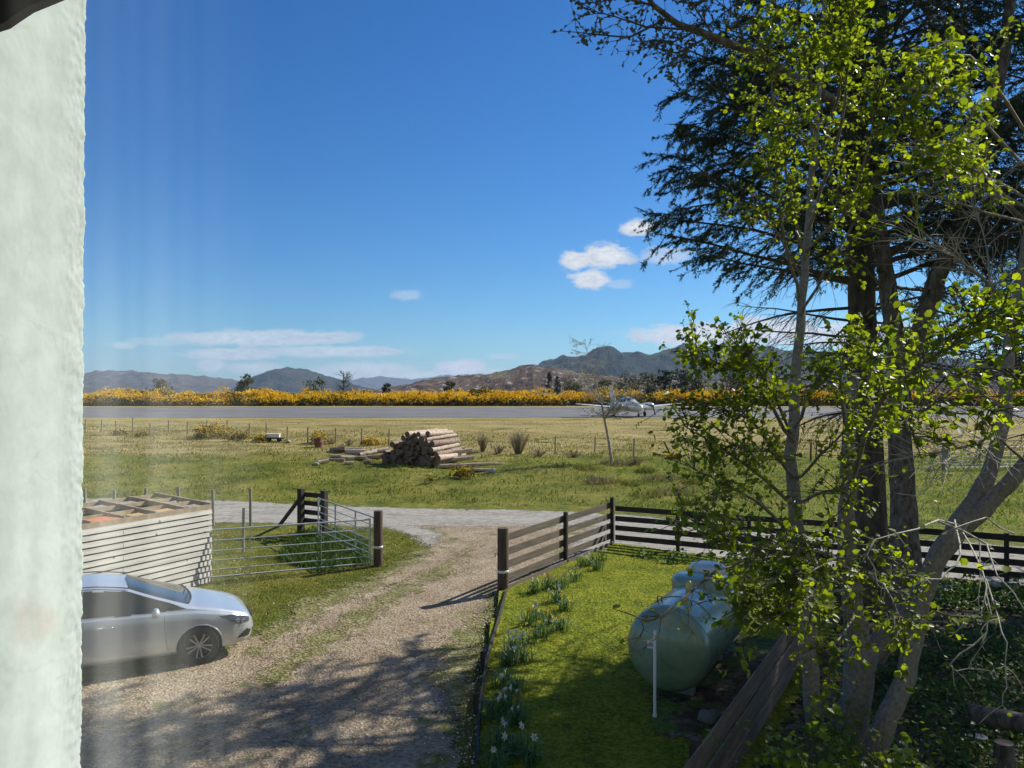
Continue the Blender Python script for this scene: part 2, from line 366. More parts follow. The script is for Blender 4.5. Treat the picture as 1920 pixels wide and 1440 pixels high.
tag(sheet('tank_bed', [(1.6,9.95),(2.2,9.5),(3.1,10.0),(5.2,13.4),(4.0,14.3),(2.9,13.0),(1.9,11.2)], 0.012, 0.1, M['soil'], zf=lambda x,y: lawnz(x,y)), kind='structure')

# ------------------------------------------------------------------ hills
def hill_mat(name, stops, rock, scale, rockthr=(.56,.62), bd=6):
    m, nt, N, L, b = new_mat(name); setin(b, Roughness=1.0, Specular_IOR_Level=0.05)
    g = N.new('ShaderNodeNewGeometry'); mp = N.new('ShaderNodeMapping'); mp.inputs['Scale'].default_value = (1,.6,1.6); L.new(g.outputs['Position'], mp.inputs[0])
    n1 = noise_node(N, L, mp.outputs[0], scale, 8, 0.62); n2 = noise_node(N, L, mp.outputs[0], scale*5, 6, 0.7)
    c = ramp(N, L, n1, stops); f = ramp(N, L, n2, [(rockthr[0],(0,0,0)),(rockthr[1],(1,1,1))])
    L.new(mixc(N, L, f, c, rock), b.inputs['Base Color']); bump(N, L, b, mth(N, L, 'ADD', n1, mth(N, L, 'MULTIPLY', n2, .4)), 1.0, bd)
    return m
def hill(name, y, pts, mat, depth, rough, seed, label=None, nx=260, ny=40):
    px = [p[0] for p in pts]; x0 = (px[0]-960)/FPX*y; x1 = (px[-1]-960)/FPX*y
    hz = [max(0,(735-p[1]))/FPX*y + CAMZ for p in pts]; hxw = [(p-960)/FPX*y for p in px]
    xs = np.linspace(x0, x1, nx); ts = np.linspace(0, 1, ny); V = []
    for t in ts:
        for x in xs:
            r = float(np.interp(x, hxw, hz)); s = math.sin(math.pi*min(1, t*0.9))**0.8 if t < .56 else math.cos((t-.56)/.44*math.pi/2)
            yy = y + (t-0.5)*depth
            h = r*s
            v = Vector((x, yy*.9, 0))/rough*0.6 + Vector((seed, 0, 0))
            h += rough*0.30*(noise.fractal(v, 0.9, 2.1, 6))*(0.35+0.65*min(1, h/max(1, rough)))*(1 if t > .05 else 0)
            V.append((x, yy, h if t > 0.02 else -2))
    i = np.arange(nx*ny).reshape(ny, nx); q = np.stack([i[:-1,:-1].ravel(), i[:-1,1:].ravel(), i[1:,1:].ravel(), i[1:,:-1].ravel()], 1)
    return tag(np_mesh(name, V, q, [4]*len(q), mat, smooth=False), kind='structure')
HM1 = hill_mat('moor_far', [(.35,(.035,.042,.035)),(.5,(.07,.060,.048)),(.65,(.11,.088,.068))], (.15,.14,.135), .004, bd=25)
HM2 = hill_mat('wooded_crag', [(.38,(.008,.020,.018)),(.5,(.022,.036,.024)),(.62,(.060,.058,.044))], (.16,.15,.14), .006, (.60,.68), 22)
HM3 = hill_mat('heather_rock', [(.36,(.05,.032,.022)),(.48,(.10,.065,.045)),(.6,(.13,.10,.07)),(.7,(.12,.12,.05))], (.30,.28,.265), .02, (.55,.62), 3)
hill('far_ridge', 9000, [(380,735),(600,722),(660,712),(720,708),(770,712),(830,706),(900,702),(960,705),(1050,712),(1150,735)], HM1, 2000, 90, 3)
hill('moor_ridge', 4800, [(-200,730),(0,716),(120,712),(165,708),(190,700),(225,694),(262,700),(330,703),(400,709),(440,717),(490,724),(560,732)], HM1, 1800, 45, 8)
hill('dome_hill', 3900, [(465,735),(478,724),(488,710),(503,698),(520,692),(540,690),(558,691),(580,696),(612,706),(640,715),(672,726),(720,735)], HM2, 900, 28, 15)
hill('crag_ridge', 2600, [(940,735),(975,705),(1000,688),(1022,680),(1040,681),(1060,672),(1085,666),(1098,665),(1110,659),(1130,655),(1146,654),(1168,664),(1195,660),(1215,664),(1245,661),(1268,652),(1290,650),(1315,658),(1350,652),(1400,650),(1480,656),(1560,664),(1700,670),(1850,676),(2100,690),(2400,735)], HM2, 1100, 58, 21, nx=420)
hill('rocky_hill', 900, [(640,735),(700,732),(742,727),(790,717),(812,710),(860,707),(900,704),(935,699),(960,693),(978,687),(992,685),(1010,688),(1040,692),(1070,697),(1100,703),(1150,708),(1220,712),(1320,716),(1500,720),(1900,722),(2300,735)], HM3, 420, 11, 33, nx=420)

# ------------------------------------------------------------------ the window the photograph is taken through
M['render'] = pm('plain_render', (.46,.52,.48)) if False else pm('painted_render', (.41,.465,.425), (.335,.39,.355), 45, .85, 0.0008, det=10, knots=0)
def _cracks(m):
    nt = m.node_tree; N = nt.nodes; L = nt.links; b = N['Principled BSDF']; src = b.inputs['Base Color'].links[0].from_socket; g = N.new('ShaderNodeNewGeometry')
    ns = N.new('ShaderNodeTexNoise'); ns.inputs['Scale'].default_value = 9; ns.inputs['Detail'].default_value = 5; L.new(g.outputs['Position'], ns.inputs['Vector'])
    mx = N.new('ShaderNodeMix'); mx.data_type = 'VECTOR'; mx.inputs[0].default_value = .22; L.new(g.outputs['Position'], mx.inputs[4]); L.new(ns.outputs['Color'], mx.inputs[5])
    vo = N.new('ShaderNodeTexVoronoi'); vo.feature = 'DISTANCE_TO_EDGE'; vo.inputs['Scale'].default_value = 5.5; L.new(mx.outputs[1], vo.inputs['Vector'])
    n2 = noise_node(N, L, g.outputs['Position'], 6, 3); n3 = noise_node(N, L, g.outputs['Position'], 60, 5, .7)
    crack = mth(N, L, 'MULTIPLY', mth(N, L, 'LESS_THAN', vo.outputs['Distance'], .006), mth(N, L, 'GREATER_THAN', n2, .5))
    pit = mth(N, L, 'MULTIPLY', mth(N, L, 'GREATER_THAN', n3, .66), mth(N, L, 'GREATER_THAN', n2, .52))
    f = mth(N, L, 'MULTIPLY', mth(N, L, 'MAXIMUM', mth(N, L, 'MULTIPLY', crack, .5), pit), .28)
    L.new(mixc(N, L, f, src, (.20,.20,.18)), b.inputs['Base Color'])
_cracks(M['render'])
M['paint_white'] = pm('white_paint', (.78,.78,.75), (.70,.70,.67), 6, .5, .001)
M['dark_wood'] = pm('dark_stained_backlit_wood', (.05,.038,.028), (.022,.018,.014), 5, .8, .004, stretch=(1,1,.15), det=6)
M['brown_wood'] = pm('weathered_brown_boards', (.175,.135,.095), (.085,.066,.048), 4, .85, .004, det=7, stretch=(.35,.35,5), objrand=.22, knots=2.2)
M['post_wood'] = pm('creosoted_post', (.115,.078,.05), (.045,.03,.02), 5, .85, .004, stretch=(4,4,.4), det=6)
M['grey_wood'] = pm('silvered_stake', (.36,.32,.26), (.20,.175,.14), 6, .85, .004, stretch=(4,4,.3), det=6)
M['galv'] = pm('galvanised_steel', (.55,.58,.58), (.42,.45,.46), 8, .5, 0, metal=.3)
M['wire'] = pm('fence_wire', (.30,.30,.30), None, 8, .5, 0, metal=.6)
M['white_board'] = pm('whitewashed_board', (.56,.53,.48), (.38,.355,.32), 3, .85, .002, stretch=(.5,.5,6), det=7, lo=.3, hi=.55, objrand=.16, knots=3.0)
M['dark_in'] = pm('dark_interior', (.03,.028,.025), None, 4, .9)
M['osb'] = pm('tan_board', (.52,.36,.16), (.40,.27,.12), 30, .85, .002)
M['joist'] = pm('raw_joist', (.42,.33,.22), (.26,.20,.13), 5, .85, .002)

def reveal():
    # block of wall left of the pane: coarse render, chipped along its outer arris
    ys = np.concatenate([np.linspace(0.26, .50, 34), np.linspace(.503, .60, 70)]); zs = np.linspace(4.05, 4.95, 420)
    V = []; nyy = len(ys)
    def disp(y, z, k):
        e = max(0, 1-(.60-y)/.035)
        n = noise.fractal(Vector((y*22, z*22, k)), 0.8, 2.0, 5); n2 = noise.noise(Vector((y*90, z*90, k+4)))
        return n*0.00018 + .00035*noise.noise(Vector((y*260,z*260,k)))*(.4+e) + e*(0.0011*noise.fractal(Vector((y*150, z*190, k+9)), .5, 2, 5)+.0012*noise.noise(Vector((y*10,z*34,k))))
    for z in zs:
        for y in ys:
            sp = -.3333 + (.60-y)*-.06
            V.append((sp + disp(y, z, 0) - (.006 if y > .5975 else 0), y, z))
    nb = 8
    F = []; nz = len(zs)
    for i in range(nz-1):
        for j in range(nyy-1): F.append((i*nyy+j, i*nyy+j+1, (i+1)*nyy+j+1, (i+1)*nyy+j))
    b = len(V)   # outer face going left, with the arris rounded
    outx = [0.004, .012, .03, .1, .4, 1.6]
    for z in zs:
        for k, dx in enumerate(outx):
            V.append((-.3333-.004-dx + (0.001*noise.noise(Vector((dx*40, z*60, 8))) if k < 3 else 0), .60 + (.0015 if k < 3 else 0)*noise.noise(Vector((dx*30,z*50,2))) - (0.0 if k else .0), z))
    m = len(outx)
    for i in range(nz-1):
        F.append((i*nyy+nyy-1, b+i*m, b+(i+1)*m, (i+1)*nyy+nyy-1))
        for k in range(m-1): F.append((b+i*m+k, b+i*m+k+1, b+(i+1)*m+k+1, b+(i+1)*m+k))
    b2 = len(V)  # back of the block
    V += [(-1.95,.26,4.05),(-1.95,.26,4.95)]
    o = np_mesh('house_wall', V, [i for f in F for i in f], [4]*len(F), M['render'], smooth=True)
    tag(o, 'rough mint white rendered wall edge filling the left side of the view', 'wall')
reveal()
def window_pane():
    m, nt, N, L, b = new_mat('window_glass'); N.remove(b)
    t = N.new('ShaderNodeBsdfTransparent'); t.inputs[0].default_value = (.97,.985,.975,1)
    g = N.new('ShaderNodeBsdfGlossy'); g.inputs['Roughness'].default_value = 0.075; g.inputs['Color'].default_value = (1,1,1,1)
    mx = N.new('ShaderNodeMixShader'); mx.inputs[0].default_value = 0.145
    L.new(t.outputs[0], mx.inputs[1]); L.new(g.outputs[0], mx.inputs[2]); L.new(mx.outputs[0], N['Material Output'].inputs[0])
    root = empty('window', (0, .25, 4.05), 0, 'clear house window pane in front of the yard, reflecting a net curtain at its left', 'window')
    mb = MB(); mb.add([(-.62,0,0.02),(.60,0,0.02),(.60,0,1.80),(-.62,0,1.80)], [(0,1,2,3)]); mb.build('glass_pane', [m], root)
    f = MB(); f.box((0,0,-.02),(1.36,.06,.07)); f.box((0,0,1.84),(1.36,.06,.07)); f.box((-.655,0,.91),(.06,.06,1.78)); f.box((.635,0,.91),(.06,.06,1.78))
    bevel(f.build('window_frame', [M['paint_white']], root))
window_pane()
def curtain():
    m, nt, N, L, b = new_mat('net_curtain'); setin(b, Roughness=.9)
    tc = N.new('ShaderNodeTexCoord'); vo = N.new('ShaderNodeTexVoronoi'); vo.inputs['Scale'].default_value = 9; L.new(tc.outputs['Object'], vo.inputs['Vector'])
    sp = N.new('ShaderNodeSeparateXYZ'); L.new(tc.outputs['Object'], sp.inputs[0])
    red = mth(N, L, 'MULTIPLY', mth(N, L, 'LESS_THAN', vo.outputs['Distance'], .17), mth(N, L, 'LESS_THAN', sp.outputs[2], -.06))
    L.new(mixc(N, L, red, (.72,.74,.70), (.55,.08,.09)), b.inputs['Base Color'])
    wv = N.new('ShaderNodeTexNoise'); wv.inputs['Scale'].default_value = 14; L.new(tc.outputs['Object'], wv.inputs['Vector'])
    al = mth(N, L, 'MULTIPLY', mth(N, L, 'ADD', mth(N, L, 'MULTIPLY', sp.outputs[0], -9.0), mth(N, L, 'MULTIPLY', wv.outputs[0], .25)), 1.0, clamp=True); al = mth(N, L, 'MULTIPLY', al, mth(N, L, 'MAXIMUM', mth(N, L, 'MULTIPLY_ADD', sp.outputs[2], -2.4, .60, clamp=True), .18)); L.new(al, b.inputs['Alpha'])
    V = []; F = []; nx = 90; nz = 14
    for j in range(nz):
        z = .46*(j/(nz-1)*2-1)
        for i in range(nx):
            x = -.185*(1-i/(nx-1)); 
            V.append((x, .005*math.sin(i*.62 + .5*math.sin(i*.13)+z*1.5) + .006*math.sin(i*.27+z*4), z))
    for j in range(nz-1):
        for i in range(nx-1): F.append((j*nx+i, j*nx+i+1, (j+1)*nx+i+1, (j+1)*nx+i))
    o = np_mesh('curtain', V, [i for f in F for i in f], [4]*len(F), [m], smooth=True); o.location = (-.205, -.10, 4.5)
    tag(o, 'pale net curtain with red flowers seen reflected at the left of the window', 'curtain')
    mb = MB(); pts = []
    k_ = .258/.2; mb.prism([(x*k_, 4.5+(z-4.5)*k_) for x,z in [(-.3,4.572),(-.16,4.588),(-.1333,4.5965),(-.1306,4.5984),(-.127,4.6008),(-.1236,4.6022),(-.10,4.612),(-.08,4.64),(-.3,4.64)]], .004, Matrix.Translation((0,.262,0)) @ Matrix.Rotation(math.pi/2, 4, 'X') )
    o = mb.build('eaves_trim', [pm('dark_trim', (.045,.04,.038))]); o.location=(0,0,0)
    tag(o, 'dark curved edge of trim above the pale wall in the top left corner', 'trim')
curtain()
def room():
    m = pm('room_plaster', (.20,.19,.18), None, 5, .9); x0,x1,y0,y1,z0,z1 = -1.9,2.6,-3.2,.20,3.0,6.4
    mb = MB(); t = .1
    mb.box(((x0+x1)/2,y0-t/2,(z0+z1)/2),(x1-x0,t,z1-z0)); mb.box((x0-t/2,(y0+y1)/2,(z0+z1)/2),(t,y1-y0+.0,z1-z0)); mb.box((x1+t/2,(y0+y1)/2,(z0+z1)/2),(t,y1-y0,z1-z0))
    mb.box(((x0+x1)/2,(y0+y1)/2,z0-t/2),(x1-x0,y1-y0,t)); mb.box(((x0+x1)/2,(y0+y1)/2,z1+t/2),(x1-x0,y1-y0,t))
    # the wall with the window opening, inside leaf
    mb.box(((x0-.69)/2,.215,(z0+z1)/2),(-.69-x0,.03,z1-z0)); mb.box(((x1+.67)/2,.215,(z0+z1)/2),(x1-.67,.03,z1-z0))
    mb.box((-.01,.215,(z0+3.99)/2),(1.36,.03,3.99-z0)); mb.box((-.01,.215,(5.93+z1)/2),(1.36,.03,z1-5.93))
    o = mb.build('room', [m]); o['kind'] = 'structure'
    mb = MB(); r = M['render']
    mb.box((1.75,.43,4.7),(1.7,.34,3.4)); mb.box((-.5,.43,3.52),(2.8,.34,.96)); mb.box((-.5,.43,6.15),(2.8,.34,.45))
    o = mb.build('house_wall', [r]); tag(o, 'outer face of the house around the window, out of view beside and below the pane', 'wall')
room()

# ------------------------------------------------------------------ fences
def post_mb(x, y, z0, z1, r=None, w=.1, lean=(0,0)):
    mb = MB()
    if r: mb.tube([(x,y,z0-.3),(x,y,z1-.012),(x,y,z1)], [r*1.02,r,r*.93], 18)
    else: mb.box((x,y,(z0+z1)/2-.1),(w,w,z1-z0+.2))
    return mb
def board_fence(name, label, pts, zt, rails, rw, mats, side, postw=.1, th=.022, group=None, tops=None, gz=0.0, strut=None, firstpost=True, rmats=None):
    """posts at pts; rails = heights of board centres; side offsets the boards from the posts"""
    x0, y0 = pts[0]; root = empty(name, (x0, y0, gz), 0, label, 'fence', group)
    for i, (x, y) in enumerate(pts):
        if i == 0 and not firstpost: continue
        top = (tops[i] if tops else zt)
        mb = MB(); a = math.atan2(pts[min(i+1,len(pts)-1)][1]-pts[max(i-1,0)][1], pts[min(i+1,len(pts)-1)][0]-pts[max(i-1,0)][0])
        mb.box((x-x0, y-y0, (top)/2-.15), (postw, postw, top+.3), Matrix.Rotation(a,3,'Z'))
        bevel(mb.build('post', [mats[0]], root), .008)
    for i in range(len(pts)-1):
        a = Vector((*pts[i],0)); b = Vector((*pts[i+1],0)); d = (b-a).normalized(); nrm = Vector((-d.y, d.x, 0))*side*(postw/2+th/2)
        for k, h in enumerate(rails):
            mb = MB(); j = random.uniform(-.012,.012)
            ha = h[0] if hasattr(h,'__len__') else h; hb = h[1] if hasattr(h,'__len__') else h
            A = a-Vector((x0,y0,0))+nrm + Vector((0,0,ha+j)) - d*.02; B = b-Vector((x0,y0,0))+nrm+Vector((0,0,hb+j+random.uniform(-.008,.008))) + d*(.02 if i==len(pts)-2 else -.024)
            mb.beam(A, B, th, rw)
            bevel(mb.build('board', [(rmats or mats)[-1]], root), .004)
    return root
random.seed(4)
A = (-.18,17.2); B = (1.39,19.9); C = (2.92,22.4)
board_fence('board_fence', 'brown board fence with four boards running from the round gate post to the lawn corner', [A,B,C], 1.36, [.30,.60,.90,1.20], .17, [M['dark_wood'],M['brown_wood']], 1, firstpost=False, tops=[0,1.40,1.44])
kb = MB(); d=(Vector((*C,0))-Vector((*A,0))).normalized()
for a_, b_ in ((A,B),(B,C)):
    kb.beam((a_[0]+.06,a_[1],.085),(b_[0]+.02,b_[1]-.06,.085),.03,.17)
tag(kb.build('gravel_board', [M['brown_wood']]), 'low brown ground board along the foot of the board fence by the daffodils', 'board')
E = (11.5,17.9); back = []
L_ = math.hypot(E[0]-C[0], E[1]-C[1]); nseg = 5
for i in range(0, 9):
    t = i/nseg; back.append((C[0]+(E[0]-C[0])*t, C[1]+(E[1]-C[1])*t))
back[0] = (C[0]+.12, C[1]-.04)
board_fence('ranch_fence', 'long dark ranch fence behind the lawn and trees with gravel beyond', back, 1.22, [.28,.56,.84,1.12], .15, [M['dark_wood'],M['dark_wood']], -1, firstpost=False)  # backlit shade of these boards is put into the dark wood colour
SIDE_D = -1
diag = [(.6,5.65),(1.85,7.8),(3.1,9.95),(4.3,12.0),(5.5,14.05)]
board_fence('board_fence', 'shaded brown board fence running away from the lower edge beside the tank', diag, 1.0, [.20,.51,.82], .25, [M['dark_wood'],M['brown_wood']], -1 if False else SIDE_D, rmats=[pm('lighter_brown_boards', (.26,.19,.13), (.13,.095,.065), 4, .85, .004, det=7, stretch=(.35,.35,5), objrand=.2)])  # board colour a lighter brown than the weathered boards
def round_post(x, y, top, r, label, group):
    root = empty('gate_post', (x,y,0), 0, label, 'gate post', group)
    mb = MB(); mb.tube([(0,0,-.3),(0,0,top-.02),(0,0,top)], [r*1.03,r,r*.93], 24); mb.build('post', [M['post_wood']], root)
    mb = MB(); hb = .50
    mb.lathe([(r*1.0+.001,hb-.03),(r+.007,hb-.028),(r+.007,hb+.028),(r+.001,hb+.03)], 28); mb.build('white_band', [M['paint_white']], root)
    mb = MB(); mb.tube([(-r,0,top*.60),(-r-.05,-.02,top*.62),(-r-.05,-.02,top*.56)], .012, 6); mb.build('latch', [M['galv']], root)
    return root
round_post(A[0]-.02, A[1], 1.46, .125, 'round dark gate post with white band at the end of the lawn fence', 'round gate posts')
round_post(-3.46, 19.9, 1.43, .115, 'round dark gate post with white band holding the metal gates', 'round gate posts')

def gate(name, label, a, b, h, nbar, verts, z0=.10):
    a = Vector((*a, 0)); b = Vector((*b, 0)); root = empty(name, a, 0, label, 'gate', 'galvanised field gates'); d = b-a
    hs = [z0 + (h-z0)*((i/(nbar-1))**1.15) for i in range(nbar)]
    for i, z in enumerate(hs):
        mb = MB(); r = .021 if i in (0, nbar-1) else .013
        mb.tube([Vector((0,0,z)), d+Vector((0,0,z))], r, 8); mb.build('bar', [M['galv']], root)
    for t in verts:
        mb = MB(); r = .024 if t in (0,1) else .013; p = d*t
        if t in (0,1): mb.tube([p+Vector((0,0,z0-.03)), p+Vector((0,0,h+.03))], r, 8)
        else: mb.beam(p+Vector((0,0,z0)), p+Vector((0,0,h)), .045, .010, up=d.normalized())
        mb.build('upright', [M['galv']], root)
    return root
gate('field_gate', 'galvanised metal gate swung open in front of the white slatted shed', (-3.66,19.8), (-7.28,18.22), 1.22, 6, [0,.31,.74,1])
gate('field_gate', 'galvanised metal gate standing back between the round post and the dark timber fence end', (-3.60,20.1), (-5.98,23.75), 1.22, 7, [0,.30,.66,1])
f_ = board_fence('timber_fence_end', 'short dark timber fence end with four boards and a slanted brace by the track', [(-6.72,24.5),(-5.86,24.0)], 1.42, [.42,.69,.96,1.24], .15, [M['dark_wood'],M['dark_wood']], 1, postw=.17, th=.04)
mb = MB(); mb.beam((-.03,.02,1.12),(-1.1,1.3,.0),.09,.09); mb.build('brace', [M['dark_wood']], f_)

def stake_fence(name, label, pts, h, wires, r=.045, lean=None, mat=None, wz=1):
    x0,y0 = pts[0]; z0 = G(x0,y0); root = empty(name, (x0,y0,z0), 0, label, 'fence'); tops = []
    for i, (x,y) in enumerate(pts):
        g = G(x,y)-z0; mb = MB(); lx = random.uniform(-.04,.04); ly = random.uniform(-.04,.04); hh = h*random.uniform(.92,1.05); rr = r
        if lean and i in lean: lx, ly, hh = lean[i]
        mb.tube([(x-x0,y-y0,g-.25),(x-x0+lx,y-y0+ly,g+hh)], [rr*1.05,rr], 7)
        mb.build('stake', [mat or M['grey_wood']], root); tops.append((Vector((x-x0,y-y0,g)), Vector((lx,ly,hh))))
    mb = MB()
    for k in wires:
        for (p,q),(p2,q2) in zip(tops[:-1], tops[1:]): mb.tube([p+q*k, (p+q*k+p2+q2*k)/2-Vector((0,0,.02)), p2+q2*k], .004, 3, cap=False)
    mb.build('wire', [M['wire']], root); return root
far_px = [(100,813),(160,811),(190,811),(218,814),(249,809),(282,819),(317,812),(351,815),(387,816),(426,815),(467,820),(500,821),(538,827),(577,829),(629,831),(678,833),(729,836),(790,838),(848,842),(906,842),(1041,850),(1115,848),(1188,857)]
stake_fence('wire_fence', 'long line of pale stakes and wire across the field in front of the runway', [tuple(hit(*p)[:2]) for p in far_px], 1.05, [.35,.65,.95], .05)
stake_fence('wire_fence', 'stakes and wire continuing the field fence behind the leafy trees, first stake leaning', [tuple(hit(*p)[:2]) for p in [(1262,856),(1340,858),(1430,862),(1520,866),(1610,868),(1690,870),(1775,872)]], 1.08, [.35,.65,.95], .055, lean={0:(-.55,0,.92)}, mat=M['post_wood'])
stake_fence('wire_fence', 'tall grey stakes and wire along the near edge of the gravel track behind the shed', [(-20.5,26.6),(-18.2,26.6),(-16.3,26.5)]+[tuple(PZt(x,986,0)[:2]) for x in (160,213,272,334,400,470)], 1.28, [.3,.6,.92], .05)
mb = MB(); mb.tube([(0,0,-.2),(0.02,0,1.25)], .045, 8); o = mb.build('stake', [M['grey_wood']]); o.location = (-7.55,21.6,0)
tag(o, 'single pale stake standing behind the front metal gate', 'stake')
# distant field gate on the right
g_ = hit(1780,880); h_ = hit(1900,874)
gr = gate('field_gate', 'pale distant field gate beyond the bright green field at the right', (g_.x,g_.y), (h_.x+1.5,h_.y), 1.15, 6, [0,.33,.66,1]); gr.location.z = G(g_.x,g_.y)
mb = MB(); mb.tube([(0,0,-.2),(0,0,1.4)], .13, 12); o = mb.build('gate_post', [M['grey_wood']]); o.location = (g_.x-.25,g_.y,G(g_.x,g_.y)); tag(o, 'grey timber post beside the pale distant field gate', 'gate post')

# ------------------------------------------------------------------ lawn edging
edge_pts = [(950,1113),(932,1180),(912,1250),(900,1335),(893,1440)]
ep = [PZt(x,y,.05) for x,y in edge_pts] + [Vector((-.42,7.6,.05)), Vector((-.4,5.5,.05))]
mb = MB()
for a,b in zip(ep[:-1], ep[1:]): mb.beam((a.x,a.y,.07),(b.x,b.y,.07),.035,.20)
mb.build('edging', [M['dark_wood']]); o = bpy.data.objects['edging']; o.name = 'lawn_edging'; tag(o, 'dark timber edging board between the gravel drive and the lawn', 'edging')
for p, lb in ((ep[2],'short dark peg against the lawn edging halfway down'),(ep[3],'short dark peg against the lawn edging near the bottom')):
    mb = MB(); mb.box((0,0,.12),(.07,.07,.36)); o = mb.build('edging_peg', [M['dark_wood']]); o.location=(p.x-.06,p.y,0); tag(o, lb, 'peg', 'edging pegs')

# ------------------------------------------------------------------ white slatted shed without its roof
def shed():
    P = Vector((-7.15,18.3,0)); fd = Vector((-.475,-.88,0)).normalized(); dd = Vector((-.88,.475,0)).normalized(); W_, D_, H = 6.2, 2.0, 1.74
    root = empty('slatted_shed', P, 0, 'white slatted shed with an open unfinished roof behind the silver car', 'shed')
    n = 13
    def face(o, d, ln, outn, nm):
        mb = MB(); bh = H/n
        for i in range(n):
            z = i*bh+bh*.42
            a = o+Vector((0,0,z)); b = o+d*ln+Vector((0,0,z))
            x = (b-a).normalized(); tilt = (Vector((0,0,1))-outn*.22).normalized()      # lapped boards lean out at the foot
            nseg = 1; cuts = [0, .37 if i%2 else .62, 1]
            for c0, c1 in zip(cuts[:-1], cuts[1:]):
                mb.beam(a+x*(ln*c0+.003), a+x*(ln*c1-.003), .018, bh*.80, up=tilt)
        return bevel(mb.build(nm, [M['white_board']], root), .003, 1)
    outf = Vector((.88,-.475,0)); 
    face(Vector((0,0,0))+outf*.02, fd, W_, outf, 'board_wall')
    face(dd*D_-outf*.0, -dd, D_, -fd, 'board_wall')
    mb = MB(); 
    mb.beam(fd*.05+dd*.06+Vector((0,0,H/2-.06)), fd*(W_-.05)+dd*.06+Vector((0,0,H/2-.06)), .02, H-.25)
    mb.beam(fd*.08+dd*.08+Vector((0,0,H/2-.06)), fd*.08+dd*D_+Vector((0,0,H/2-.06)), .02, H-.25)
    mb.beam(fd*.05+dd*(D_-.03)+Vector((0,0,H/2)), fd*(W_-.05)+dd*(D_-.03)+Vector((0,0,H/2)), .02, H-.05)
    mb.build('shade_backing', [M['dark_in']], root)  # dark sheets added to put shade behind the board gaps
    mb = MB(); mb.beam(dd*.02+Vector((0,0,H+.02)), fd*W_+dd*.02+Vector((0,0,H+.02)), .05, .14); mb.build('wall_plate', [M['joist']], root)
    for k in (.33,.66,1.0):
        mb = MB(); zz = H+.05+.12*k; mb.beam(dd*(D_*k)+Vector((0,0,zz)), fd*W_+dd*(D_*k)+Vector((0,0,zz)), .045, .09); mb.build('purlin', [M['joist']], root)
    for i in range(9):
        mb = MB(); a = fd*(.02+i*.74); mb.beam(a+Vector((0,0,H+.075)), a+dd*D_+Vector((0,0,H+.20)), .045, .10); mb.build('rafter', [M['joist']], root)
    for i in range(4):
        mb = MB(); a = fd*(.15+i*1.5); mb.beam(a+dd*.62+Vector((0,0,H-.05)), a+fd*1.35+dd*.62+Vector((0,0,H-.05)), 1.0, .018); mb.build('tan_panel', [M['osb']], root)
    mb = MB(); a = fd*2.6+dd*.3; mb.box(a+Vector((0,0,H+.07)),(.7,.5,.05), Matrix.Rotation(1.05,3,'Z')); mb.build('orange_panel', [pm('orange_board',(.62,.20,.08))], root)
shed()

